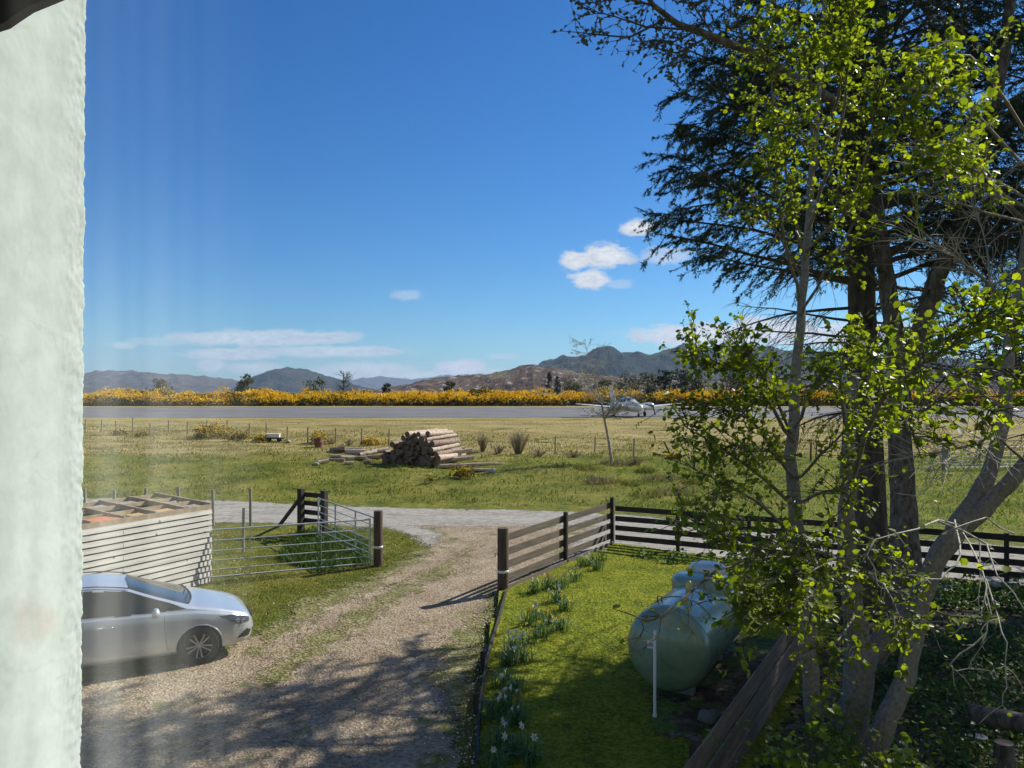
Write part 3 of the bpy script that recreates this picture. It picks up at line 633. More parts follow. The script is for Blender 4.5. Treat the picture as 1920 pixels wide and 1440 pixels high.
# ------------------------------------------------------------------ gas tank
def tank():
    c1 = Vector((2.22,10.95,.86)); ax = Vector((1.2,2.2,0)).normalized(); Ln = 2.55; r = .60; rt = Vector((ax.y,-ax.x,0))
    Mx = Matrix((rt, Vector((0,0,1)), ax)).transposed().to_4x4()        # local z along the axis, local y up
    if Mx.determinant() < 0: Mx = Matrix((-rt, Vector((0,0,1)), ax)).transposed().to_4x4()
    root = empty('gas_tank', (c1.x,c1.y,.1), 0, 'pale green horizontal gas tank with domed ends on the lawn', 'gas tank')
    T = Matrix.Translation((0,0,c1.z-.1)) @ Mx
    tm, nt, N, L, b = new_mat('tank_paint'); setin(b, Roughness=.33, Coat_Weight=.6, Coat_Roughness=.12)
    tc = N.new('ShaderNodeTexCoord'); n1 = noise_node(N, L, tc.outputs['Object'], 2.2, 6, .65); n2 = noise_node(N, L, tc.outputs['Object'], 40, 2, .6)
    c = ramp(N, L, n1, [(.35,(.15,.20,.12)),(.6,(.23,.30,.19))]); sp = N.new('ShaderNodeSeparateXYZ'); L.new(tc.outputs['Object'], sp.inputs[0])
    f = mth(N, L, 'MULTIPLY', mth(N, L, 'SUBTRACT', .62, mth(N, L, 'ADD', sp.outputs[2], mth(N, L, 'MULTIPLY', n1, .5))), 1.3, clamp=True)
    L.new(mixc(N, L, f, c, (.17,.22,.10)), b.inputs['Base Color']); L.new(mth(N, L, 'MULTIPLY_ADD', n1, .35, .14), b.inputs['Roughness'])
    prof = [(r*math.sin(a)+.0005, -.26*math.cos(a)) for a in np.linspace(0, math.pi/2, 14)] + [(r,z) for z in np.linspace(.05,Ln-.05,12)] + [(r*math.cos(a)+.0005, Ln+.26*math.sin(a)) for a in np.linspace(0, math.pi/2, 14)]
    mb = MB(); mb.lathe(prof, 64, T); mb.build('vessel', [tm], root)
    for z in (.03, Ln-.03): mb = MB(); mb.lathe([(r+.0005,z-.018),(r+.005,z-.01),(r+.005,z+.01),(r+.0005,z+.018)], 64, T); mb.build('weld_seam', [tm], root)
    # hooded turret cover on top and the round manhole lid behind it
    H = T @ Matrix.Translation((0, r-.06, Ln*.70)) @ Matrix.Rotation(-math.pi/2, 4, 'X')
    mb = MB(); mb.lathe([(.47,-.25),(.47,.04),(.445,.10),(.36,.135),(.001,.15)], 40, H); mb.build('turret_cover', [tm], root)
    mb = MB(); mb.lathe([(.30,.0),(.30,.22),(.28,.27),(.20,.30),(.001,.31)], 40, T @ Matrix.Translation((0, r-.12, Ln*.86)) @ Matrix.Rotation(-math.pi/2, 4, 'X')); mb.build('manhole_lid', [pm('pale_lid',(.62,.70,.68),None,5,.3)], root)
    mb = MB(); mb.lathe([(.05,0),(.05,.10),(.035,.13),(.001,.14)], 16, T @ Matrix.Translation((0, r-.01, Ln*.42)) @ Matrix.Rotation(-math.pi/2, 4, 'X')); mb.build('valve', [pm('brass',(.6,.5,.2),None,5,.4,metal=.6)], root)
    q = lambda x,y,z: T @ Vector((x,y,z))
    for sx in (-.22,.22):
        for zz in (.30, Ln-.30):
            mb = MB(); a0 = math.asin(sx/r); base = Vector((math.sin(a0)*r, math.cos(a0)*r, zz))
            mb.tube([q(base.x-.03,base.y-.01,base.z), q(base.x-.03,base.y+.08,base.z), q(base.x+.03,base.y+.08,base.z), q(base.x+.03,base.y-.02,base.z)], .009, 6); mb.build('lifting_lug', [M['dark_wood']], root)
    mb = MB(); mb.tube([q(r*math.sin(a)*1.004, r*math.cos(a)*1.004, .55) for a in np.linspace(-.9,1.35,26)], .008, 5); mb.build('strap', [tm], root)
    for zz in (.45, Ln-.45):
        mb = MB(); mb.box(q(0,-r-.06,zz), (.5,.14,.20), Matrix((rt, ax, Vector((0,0,1)))).transposed().to_3x3()); bevel(mb.build('saddle', [pm('pier_concrete',(.33,.32,.30),None,12,.9,.004)], root))
    mb = MB(); sgn = 1 if (Mx @ Vector((1,0,0))).x > 0 else -1
    Z = -.26*math.sqrt(1-(.17/r)**2)
    mb.box(q(-.16*sgn, .10, Z-.006), (.13,.012,.11), Matrix((rt, ax, Vector((0,0,1)))).transposed().to_3x3()); pl = mb.build('data_plate', [M['paint_white']], root)
    mb = MB(); mb.box(q(-.16*sgn, .10, Z-.014), (.09,.006,.05), Matrix((rt, ax, Vector((0,0,1)))).transposed().to_3x3()); mb.build('printed_panel', [pm('grey_print',(.35,.38,.40))], pl)
    mb = MB(); mb.tube([(0,0,-.1),(.0,0,1.10),(.01,.015,1.17)], .021, 12); mb.tube([(0,0,-.05),(0,0,.05)], .03, 12)
    o = mb.build('standpipe', [M['paint_white']]); o.location = (1.93,10.42,.1); tag(o, 'thin white vertical pipe standing in front of the gas tank', 'pipe')
    st = MB(); rnd = random.Random(8)
    vs = [];  
    mm = MB(); mm.lathe([(.001,0),(.10,.01),(.15,.07),(.12,.15),(.001,.18)], 12); oo = mm.build('stone', [pm('field_stone',(.15,.14,.12),None,14,.9,.01)]); oo.location = (2.62,10.25,.1)
    for v in oo.data.vertices: v.co += Vector((rnd.uniform(-.02,.02),rnd.uniform(-.02,.02),rnd.uniform(-.015,.015)))
    tag(oo, 'mossy grey stone on the soil at the foot of the gas tank', 'stone')
tank()

# ------------------------------------------------------------------ silver hatchback
def car():
    root = empty('hatchback_car', (0,0,0), 0, 'silver hatchback car parked on the gravel beside the white slatted shed', 'car')
    pm_, nt, N, L, b = new_mat('silver_paint'); setin(b, Metallic=.55, Roughness=.30, Coat_Weight=.8, Coat_Roughness=.04); b.inputs['Base Color'].default_value = (.60,.63,.65,1)
    gl, nt, N, L, b = new_mat('car_glass'); setin(b, Roughness=.05, Specular_IOR_Level=.45, Coat_Weight=.15, Coat_Roughness=.02); b.inputs['Base Color'].default_value = (.022,.027,.026,1)
    bk = pm('black_trim', (.02,.02,.02), None, 8, .5); tyre = pm('tyre_rubber', (.028,.027,.026), None, 8, .85); al = pm('alloy', (.48,.49,.50), None, 8, .28, metal=.8)
    lamp, nt, N, L, b = new_mat('lamp_glass'); setin(b, Roughness=.05, Specular_IOR_Level=.8, Metallic=.2, Coat_Weight=.6); b.inputs['Base Color'].default_value = (.10,.105,.11,1)
    chrome = pm('chrome', (.75,.76,.77), None, 8, .12, metal=.95)
    st = {  # x: T(top), B(belt), Ws, Wr, zlow
     'x': [-3.44,-3.40,-3.25,-3.05,-2.7,-2.1,-1.5,-1.06,-.62,-.14,-.04,.10,.32,.55,.72,.82,.88,.91],
     'T': [.86,1.02,1.28,1.385,1.44,1.475,1.455,1.385,1.20,1.015,.985,.955,.895,.82,.755,.695,.62,.52],
     'B': [.80,.93,1.0,1.0,.985,.965,.95,.94,.92,.90,.89,.86,.82,.765,.705,.655,.59,.50],
     'W': [.62,.74,.83,.865,.885,.89,.89,.89,.89,.89,.885,.88,.865,.83,.77,.69,.58,.44],
     'R': [.48,.52,.54,.56,.58,.60,.61,.62,.70,.77,.76,.74,.72,.69,.63,.55,.45,.32],
     'L': [.40,.30,.24,.21,.20,.20,.20,.20,.20,.20,.20,.20,.20,.21,.23,.25,.29,.36]}
    xs = np.linspace(-3.44,.91,330); xg = np.array(st['x'])
    def sm(k):
        v = np.interp(xs, xg, st[k]); ker = np.exp(-np.linspace(-2,2,13)**2); ker /= ker.sum()
        vp = np.pad(v, 6, mode='reflect', reflect_type='odd'); return np.convolve(vp, ker, 'valid')
    T,B,Wd,Rr,Lo = [sm(k) for k in ('T','B','W','R','L')]
    rows = []
    for i, x in enumerate(xs):
        t,b_,w,r,l = T[i],B[i],Wd[i],Rr[i],Lo[i]; cab = max(0, min(1, (t-b_-.10)/.25))
        zr = t-.045-.02*cab; mid = b_+(zr-b_)*.5
        P = [(0,l),(w-.16,l),(w-.05,l+.03),(w-.012,l+.13),(w,.5 if l<.3 else l+.13+.04),(w-.004,b_-.13),(w-.028,b_-.02),
             (w-.055-.02*(1-cab), b_+.018),((w-.06)*.5+(r+.02)*.5, mid+.012),(r+.015,zr-.012),(r-.05,zr+.022),(r*.6,t-.008),(0,t)]
        if P[4][1] > b_-.15: P[4] = (w, (P[3][1]+b_-.13)/2)
        P = np.array(P); out = []
        for k in range(len(P)-1):
            p0 = P[max(k-1,0)]; p1 = P[k]; p2 = P[k+1]; p3 = P[min(k+2,len(P)-1)]
            if k == 0: p0 = np.array([-P[1][0],P[1][1]])
            if k == len(P)-2: p3 = np.array([-P[-2][0],P[-2][1]])
            for s in np.linspace(0,1,9)[:-1]:
                out.append(.5*((2*p1)+(-p0+p2)*s+(2*p0-5*p1+4*p2-p3)*s*s+(-p0+3*p1-3*p2+p3)*s**3)*1.0 if False else (p1*(1-s)+p2*s)*.35+.65*.5*((2*p1)+(-p0+p2)*s+(2*p0-5*p1+4*p2-p3)*s*s+(-p0+3*p1-3*p2+p3)*s**3))
        out.append(P[-1]); rows.append(out)
    rows = np.array(rows); nu, nv = rows.shape[:2]
    def grid(side):
        V = np.zeros((nu,nv,3)); V[:,:,0] = xs[:,None]; V[:,:,1] = rows[:,:,0]*side; V[:,:,2] = rows[:,:,1]; return V
    def in_poly(P, x, z):
        c = False; n = len(P)
        for i in range(n):
            (x1,z1),(x2,z2) = P[i],P[(i+1)%n]
            if (z1>z)!=(z2>z) and x < (x2-x1)*(z-z1)/(z2-z1)+x1: c = not c
        return c
    wheels = [(0,.315),(-2.65,.315)]
    SW = [(-.20,.955),(-.58,1.135),(-1.04,1.315),(-1.7,1.385),(-2.2,1.39),(-2.65,1.34),(-3.0,1.20),(-3.08,1.08),(-2.7,1.025),(-1.6,.985),(-1.05,.965)]
    HL = [(.30,.775),(.50,.765),(.72,.70),(.80,.655),(.80,.59),(.66,.585),(.52,.64),(.38,.72)]
    FG = [(.60,.34),(.80,.335),(.845,.42),(.76,.47),(.66,.40)]
    GR = lambda x,y,z: x > .86 and abs(y) < .42 and (.52 < z < .60)
    pieces = {'body':[], 'side_window':{1:[],-1:[]}, 'windscreen':[], 'headlight':{1:[],-1:[]}, 'fog_lamp':{1:[],-1:[]}}
    VV = {}; 
    for side in (1,-1): VV[side] = grid(side)
    def mkpart(name, sel, mat, off, parent):
        out = []; mbv = []; key = {}; fs = []
        for side,i,j in sel:
            V = VV[side]; f = []
            for a_,c_ in ((i,j),(i+1,j),(i+1,j+1),(i,j+1)):
                kk = (side,a_,c_)
                if kk not in key:
                    du = V[min(a_+1,nu-1),c_]-V[max(a_-1,0),c_]; dv = V[a_,min(c_+1,nv-1)]-V[a_,max(c_-1,0)]
                    n = np.cross(du,dv)*side; ln = np.linalg.norm(n); n = n/ln if ln > 1e-9 else np.array([1,0,0]); n = n*1.0
                    key[kk] = len(mbv); mbv.append(V[a_,c_]+n*off)
                f.append(key[kk])
            fs.append(f if side == 1 else f[::-1])
        return np_mesh(name, mbv, [q for f in fs for q in f], [4]*len(fs), mat, parent, smooth=True)
    # which way is outward for side=+1
    for side in (1,-1):
        V = VV[side]
        for i in range(nu-1):
            for j in range(nv-1):
                c = (V[i,j]+V[i+1,j]+V[i+1,j+1]+V[i,j+1])/4; x,y,z = c
                hole = any((x-wx)**2+(z-wz)**2 < .355**2 for wx,wz in wheels) and abs(y) > .50 and z < .72
                if hole: continue
                pieces['body'].append((side,i,j)); k = j/8
                if 7.0 <= k < 9.1 and in_poly(SW,x,z): pieces['side_window'][side].append((side,i,j))
                tt = max(0,min(1,(x+1.25)/.78))
                if k >= 10.05 and -1.05-.05*(1-abs(y)/.6)< x < -.18+.10*(1-(abs(y)/.7)**2): pieces['windscreen'].append((side,i,j))
                if in_poly(HL,x,z) and k < 9.5: pieces['headlight'][side].append((side,i,j))
                if in_poly(FG,x,z) and k < 6: pieces['fog_lamp'][side].append((side,i,j))
    body = mkpart('body', pieces['body'], pm_, 0, root)
    # normal sign check: push direction must be outwards
    test = VV[1]; iu = nu//2; jv = 40; du = test[iu+1,jv]-test[iu-1,jv]; dv = test[iu,jv+1]-test[iu,jv-1]; sg = 1 if np.cross(du,dv)[1] > 0 else -1
    for s in (1,-1):
        mkpart('side_window', pieces['side_window'][s], gl, .004*sg, root)
        hl = mkpart('headlight', pieces['headlight'][s], lamp, .005*sg, root)
        mkpart('fog_lamp', pieces['fog_lamp'][s], bk, .004*sg, root)
        for (ux,uz,ur) in ((.69,.635,.045),(.60,.66,.04)):
            mb = MB(); yb = float(np.interp(ux, xs, Wd))-.02; mb.lathe([(.001,.012),(ur*.6,.010),(ur,0)], 14, Matrix.Translation((ux+.012, s*(yb+.018), uz)) @ Matrix.Rotation(-s*math.pi/2.4,4,'X')); mb.build('lamp_lens', [chrome], hl)
    mkpart('windscreen', pieces['windscreen'], gl, .004*sg, root)
    # pillar line between the side windows, door shut lines
    for s in (-1,1):
        for xa in (-1.72,):
            mb = MB(); pts = []
            for z in np.linspace(.98,1.385,6):
                i = int(np.argmin(abs(xs-xa))); yy = np.interp(z, rows[i,8*4:8*10,1], rows[i,8*4:8*10,0]); pts.append((xa,s*(yy+.004),z))
            mb.tube(pts, .028, 6); mb.build('pillar', [bk], root)
        for xa, z0, z1 in ((-.47,.30,.88),(-1.68,.28,.94)):
            mb = MB(); pts = []; i = int(np.argmin(abs(xs-xa)))
            for z in np.linspace(z0,z1,10):
                yy = np.interp(z, rows[i,8*2:8*7,1], rows[i,8*2:8*7,0]); pts.append((xa-(.0 if xa<-1 else .06*math.sin((z-.3)*3)),s*(yy+.0005),z))
            mb.tube(pts, .004, 4); mb.build('shut_line', [bk], root)
        mb = MB(); mb.tube([(-1.50,s*.892,.80),(-1.49,s*.93,.815),(-1.28,s*.93,.825),(-1.26,s*.892,.815)], .013, 8); mb.build('door_handle', [chrome], root)
        # mirror
        m_ = MB(); m_.lathe([(.001,-.10),(.05,-.085),(.078,-.02),(.08,.02),(.065,.075),(.001,.095)], 18, Matrix.Translation((-.66,s*1.0,1.00)) @ Matrix.Rotation(math.pi/2,4,'X') @ Matrix.Diagonal((.75,1,1.15,1))); mr = m_.build('wing_mirror', [pm_], root)
        m_ = MB(); m_.tube([(-.62,s*.85,.955),(-.64,s*.95,.97)], .022, 8); m_.build('mirror_arm', [bk], mr)
        mb = MB(); pts = []
        for x in np.linspace(-2.95,-1.05,24):
            i = int(np.argmin(abs(xs-x))); pts.append((x,s*(Rr[i]-.02),T[i]-.045+.02+.008))
        mb.tube(pts, .011, 6); mb.build('roof_rail', [bk], root)
    # wheels
    for wx in (0,-2.65):
        for s in (1,-1):
            w = empty('wheel', (wx, s*.80, .315), 0, parent=root); T4 = Matrix.Rotation(-s*math.pi/2,4,'X')
            mb = MB(); mb.lathe([(.215,-.09),(.29,-.10),(.312,-.08),(.315,0),(.312,.075),(.29,.092),(.215,.085),(.205,.05)], 44, T4); mb.build('tyre', [tyre], w)
            mb = MB(); mb.lathe([(.215,-.08),(.20,.03),(.205,.065),(.218,.088)], 40, T4); mb.lathe([(.001,.07),(.03,.07),(.045,.055),(.05,.0)], 20, T4)
            for k in range(10):
                a = 2*math.pi*k/10; dd_ = (.10 if k%2 else -.10)
                p0 = T4 @ Vector((.04*math.cos(a),.04*math.sin(a),.055)); p1 = T4 @ Vector((.205*math.cos(a+dd_),.205*math.sin(a+dd_),.07))
                mb.beam(p0,p1,.022,.02, up=T4.to_3x3()@Vector((0,0,1)))
            mb.build('rim', [al], w)
            mb = MB(); mb.lathe([(.001,.0),(.19,.0)], 24, T4); mb.build('brake_disc', [bk], w)
            m2 = MB(); m2.lathe([(.36,-.35),(.36,.075)], 36, Matrix.Translation((wx,s*.80,.315))@T4); m2.lathe([(.001,-.22),(.36,-.22)], 36, Matrix.Translation((wx,s*.80,.315))@T4); m2.build('wheel_well', [bk], root)
            m3 = MB(); pts = []
            for a in np.linspace(-.12,math.pi+.12,40):
                x = wx+.362*math.cos(a); z = .315+.362*math.sin(a); i = int(np.argmin(abs(xs-x))); zz = max(z,.24)
                yy = float(np.interp(zz, rows[i,8:8*6,1], rows[i,8:8*6,0])); pts.append((x,s*(yy-.004),z))
            m3.tube(pts, .014, 6); m3.build('wheel_arch_lip', [pm_], root)
    mb = MB(); mb.box((.895,0,.40),(.03,.80,.13)); mb.build('lower_grille', [bk], root)
    mb = MB(); mb.box((.897,0,.575),(.03,.62,.05)); bevel(mb.build('upper_grille', [bk], root), .01)
    mb = MB(); mb.tube([(.60,-.70,.30),(.76,-.60,.305),(.86,-.42,.33),(.915,0,.35),(.86,.42,.33),(.76,.60,.305),(.60,.70,.30)], .02, 8); mb.build('bumper_trim', [pm_], root)
    for y0 in (-.05,.45):
        mb = MB(); mb.tube([(-.11,y0+.1,1.025),(-.17,y0-.45,1.07)], .009, 5); mb.build('wiper', [bk], root)
    mb = MB(); pts=[(x:=-.18+.10*(1-(abs(y)/.7)**2), y, float(np.interp(x,xs,T))-.02+.02*(1-abs(y)/.7)) for y in np.linspace(-.66,.66,15)]; mb.tube(pts, .022, 6); mb.build('cowl', [bk], root)
    h = R(27); cx, cy = -5.16, 12.72       # front right wheel hub
    fwd = Vector((math.cos(h), math.sin(h), 0)); lft = Vector((-math.sin(h), math.cos(h), 0))
    root.location = Vector((cx,cy,0.012)) + lft*.86; root.scale = (1,1,.96); root.rotation_euler = (0,0,h)
car()

# ------------------------------------------------------------------ twin engine aeroplane
def plane():
    wp = pm('aircraft_white', (.80,.81,.80), None, 3, .3, coat=.5); dk = pm('dark_rubber', (.03,.03,.03), None, 5, .7); gl = pm('aircraft_glass', (.04,.06,.07), None, 5, .08); gn = pm('aircraft_green_stripe', (.05,.14,.11), None, 5, .35)
    c = hit(1180,781); g = c.z
    root = empty('aeroplane', (c.x, c.y, g), 0, 'white twin engined light aeroplane standing on the runway', 'aeroplane')
    mb = MB(); n = 20; prof = [(2.9,.02,.95,.02),(2.75,.22,.95,.22),(2.3,.42,.97,.38),(1.6,.56,1.02,.50),(.9,.60,1.12,.60),(.3,.62,1.25,.74),(-.6,.62,1.28,.76),(-1.4,.56,1.25,.68),(-2.4,.40,1.20,.48),(-3.6,.22,1.22,.28),(-4.6,.08,1.28,.14)]
    rings = []
    for x,w,z,h in prof: rings += [(x, w*math.cos(2*math.pi*k/n), z+h*math.sin(2*math.pi*k/n)) for k in range(n)]
    fs = [(i*n+j, i*n+(j+1)%n, (i+1)*n+(j+1)%n, (i+1)*n+j) for i in range(len(prof)-1) for j in range(n)]
    mb.add(rings, fs, 0, True); mb.add(rings[-n:], [tuple(range(n))]); mb.build('fuselage', [wp], root)
    # windscreen panes and cabin windows just proud of the skin
    for s in (-1,1):
        mb = MB(); mb.add([(.98,.05*s,1.68),(.90,.40*s,1.58),(.42,.52*s,1.78),(.34,.05*s,2.01)], [(0,1,2,3)]); mb.build('windscreen', [gl], root)
        for x0,x1 in ((.30,-.35),(-.42,-.95),(-1.02,-1.45)):
            mb = MB(); mb.add([(x0,.615*s,1.52),(x1,.615*s,1.52),(x1,.50*s,1.80),(x0-.08,.50*s,1.80)], [(0,1,2,3)]); mb.build('cabin_window', [gl], root)
        # wing
        def foil(y, chord, xle, z, t): return [(xle,y,z),(xle-chord*.12,y,z+t*.55),(xle-chord*.4,y,z+t*.65),(xle-chord,y,z),(xle-chord*.4,y,z-t*.35),(xle-chord*.12,y,z-t*.4)]
        mb = MB(); a = foil(.45*s,2.1,.75,.85,.28); b = foil(2.2*s,1.75,.62,.98,.22); d = foil(5.75*s,.95,.30,1.32,.09); e = foil(5.95*s,.5,.1,1.35,.03)
        vs = a+b+d+e; mb.add(vs, [(k*6+i,k*6+(i+1)%6,k*6+6+(i+1)%6,k*6+6+i) for k in range(3) for i in range(6)]+[(18,19,20,21,22,23)], 0, False); mb.build('wing', [wp], root)
        # nacelle, spinner, propeller
        nc = MB(); nc.lathe([(.05,1.55),(.20,1.5),(.36,1.3),(.40,.8),(.37,.0),(.22,-.9),(.02,-1.5)], 18, Matrix.Translation((.25,1.75*s,1.08)) @ Matrix.Rotation(math.pi/2,4,'Y')); e_ = nc.build('engine_nacelle', [wp], root)
        sp = MB(); sp.lathe([(.13,0),(.10,.15),(.001,.28)], 14, Matrix.Translation((1.80,1.75*s,1.08)) @ Matrix.Rotation(math.pi/2,4,'Y')); sp.build('spinner', [gn], e_)
        for k in range(3):
            pb = MB(); an = 2*math.pi*k/3+.5*s+.3; pb.beam((1.88,1.75*s,1.08),(1.86,1.75*s+.92*math.cos(an),1.08+.92*math.sin(an)),.025,.11); pb.build('propeller_blade', [dk], e_)
        tb = MB(); tb.tube([(.05,1.75*s,.9),(.0,1.75*s,.25)], .055, 8); leg_ = tb.build('landing_gear', [dk], root)
        tb = MB(); tb.lathe([(.08,-.07),(.24,-.07),(.26,0),(.24,.07),(.08,.07)], 16, Matrix.Translation((0,1.75*s,.26)) @ Matrix.Rotation(math.pi/2,4,'X')); tb.build('wheel', [dk], leg_)
        tp = MB(); tp.add([(-3.7,.1*s,1.32),(-4.6,.1*s,1.32),(-4.65,2.2*s,1.36),(-4.2,2.2*s,1.36),(-3.7,.1*s,1.38),(-4.6,.1*s,1.36),(-4.65,2.2*s,1.39),(-4.2,2.2*s,1.39)], [(0,1,2,3),(7,6,5,4),(0,3,7,4),(1,2,6,5),(2,3,7,6)]); tp.build('tailplane', [wp], root)
    tb = MB(); tb.tube([(2.1,0,.7),(2.15,0,.2)], .045, 8); leg_ = tb.build('nose_gear', [dk], root)
    tb = MB(); tb.lathe([(.06,-.06),(.18,-.06),(.20,0),(.18,.06),(.06,.06)], 16, Matrix.Translation((2.15,0,.20)) @ Matrix.Rotation(math.pi/2,4,'X')); tb.build('wheel', [dk], leg_)
    tb = MB(); tb.add([(-3.2,-.045,1.4),(-4.5,-.045,1.35),(-5.05,-.03,3.25),(-4.35,-.03,3.25),(-3.2,.045,1.4),(-4.5,.045,1.35),(-5.05,.03,3.25),(-4.35,.03,3.25)], [(0,1,2,3),(7,6,5,4),(0,3,7,4),(1,2,6,5),(2,3,7,6)]); tb.build('fin', [wp], root)
    tb = MB(); tb.tube([(1.8,0,1.30),(-4,0,1.30)], .02, 4); 
    root.rotation_euler = (0,0,R(-73)); root.scale = (.94,)*3
plane()

# ------------------------------------------------------------------ cut logs
M['bark'] = pm('log_bark', (.42,.31,.24), (.13,.08,.06), 9, .9, .015, det=8, stretch=(1,1,1), objrand=.25)
M['barkp'] = pm('peeled_log', (.64,.54,.43), (.34,.22,.16), 8, .85, .012, det=8, objrand=.2, knots=4)
M['logend'] = pm('log_end', (.20,.145,.10), (.09,.065,.05), 14, .85, .003)  # shade on the pile's sawn face is put into this dark colour
def log_obj(name, c, d, ln, r, mat, label, group, rnd, taper=.88):
    d = Vector(d).normalized(); mb = MB(); k = 7; pts = []; rr = []
    for i in range(k):
        t = i/(k-1)-.5; pts.append(d*(ln*t)+Vector((rnd.uniform(-1,1),rnd.uniform(-1,1),rnd.uniform(-1,1)))*.012); rr.append(r*(1+(taper-1)*(t+.5))*(1+rnd.uniform(-.05,.05)))
    mb.tube(pts, rr, 12, 0, True, 1); o = mb.build(name, [mat, M['logend']]); o.location = c
    return tag(o, label, 'log', group)
def logs():
    rnd = random.Random(3); base = hit(790,872); g = base.z; ax = Vector((.80,.60,.035)).normalized(); side = Vector((.60,-.80,0))*-1
    # ends face left-towards the camera; the stack is stepped: rows of logs across, seen end on at left
    c0 = Vector((base.x-.35, base.y+1.0, g))
    rows = [(0,12),(1,12),(2,11),(3,9),(4,8),(5,6),(6,4)]
    ww = Vector((.89,-.45,0)).normalized()      # across the face
    ax = Vector((.45,.89,0)).normalized(); r0 = .152
    lasts = {}
    names = ['bottom','second','third','fourth','fifth','sixth','seventh','top']
    for k,(lev,n) in enumerate(rows):
        for i in range(n):
            r = r0*rnd.uniform(.72,1.25); off = (i-(n-1)/2)*.315 + rnd.uniform(-.09,.09) + lev*.09
            ln = rnd.uniform(2.5,3.0); pos = c0 + ww*off*1.0 + Vector((0,0,.15+lev*.255+rnd.uniform(-.03,.03))) + ax*(ln/2-.9+rnd.uniform(-.28,.28)) 
            a = ax + ww*rnd.uniform(-.07,.09) + Vector((0,0,rnd.uniform(-.03,.05)))
            edge = (i == n-1); lb = f'sawn log in the {names[k]} row of the big log pile'
            if edge: lb = f'long pale log at the right end of the {names[k]} row of the log pile'
            elif i == 0: lb = f'sawn log at the left end of the {names[k]} row of the log pile'
            log_obj('log', pos, a, ln, r, M['barkp'] if (k >= 5 or (edge and rnd.random()<.5)) else M['bark'], lb, 'logs in the stacked pile', rnd)
    for j,(px,py,ln,r,a,el,lb) in enumerate([(852,850,2.6,.14,.42,.13,'pale log lying up the right flank of the log pile, uppermost'),(862,862,2.5,.13,.38,.11,'pale log lying up the right flank of the log pile, second'),(850,869,2.4,.12,.36,.06,'pale thin log lying up the right flank of the log pile, third'),(838,868,2.9,.15,.35,.09,'pale log slipped down at the right foot of the log pile, uppermost'),(846,873,2.6,.13,.30,.07,'thin pale log slipped down at the right foot of the log pile, middle'),(858,878,2.5,.12,.16,.03,'thin pale log slipped down at the right foot of the log pile, lowest'),
        (895,874,3.2,.10,.02,0,'long thin log lying in the grass right of the log pile'),(900,884,1.9,.09,-.03,0,'short thin log lying in the grass nearest the small gorse')]):
        p = hit(px,py); p.x -= (.9 if j < 3 else 0); log_obj('log', (p.x,p.y,p.z+r*.9+math.sin(el)*ln/2+(.42,.25,.12,.28,.12,0,0,0)[j]), (math.cos(a),math.sin(a),math.sin(el)), ln, r, M['barkp'], lb, 'loose logs by the pile', rnd)
    lo = [(652,862,.9,.12,.3),(628,866,1.3,.10,.15),(640,858,1.6,.09,.1),(668,852,1.5,.16,.1),(690,853,1.4,.12,.5),(676,862,1.2,.10,-.1),(700,860,1.3,.11,.2),(606,868,.7,.09,.4),(655,870,.6,.07,.2),(634,846,1.2,.14,.05),(712,848,1.3,.13,.4),(662,846,1.4,.12,.1),(690,868,.8,.08,-.2)]
    ds = ['leftmost','flat-lying','half-buried','thick upper','crossed','tilted','end-on','small outlying','tiny split','rear left','rear right','rear middle','front right']
    for (px,py,ln,r,a),dd in zip(lo,ds):
        p = hit(px,py); log_obj('split_log', (p.x,p.y,p.z+r*.8), (math.cos(a*2.2-.4),math.sin(a*2.2-.4),rnd.uniform(-.05,.14)), ln*.85, r*1.25, M['barkp'] if rnd.random()<.75 else M['bark'], f'{dd} pale log in the loose wood heap left of the log pile', 'loose wood heap', rnd)
logs()
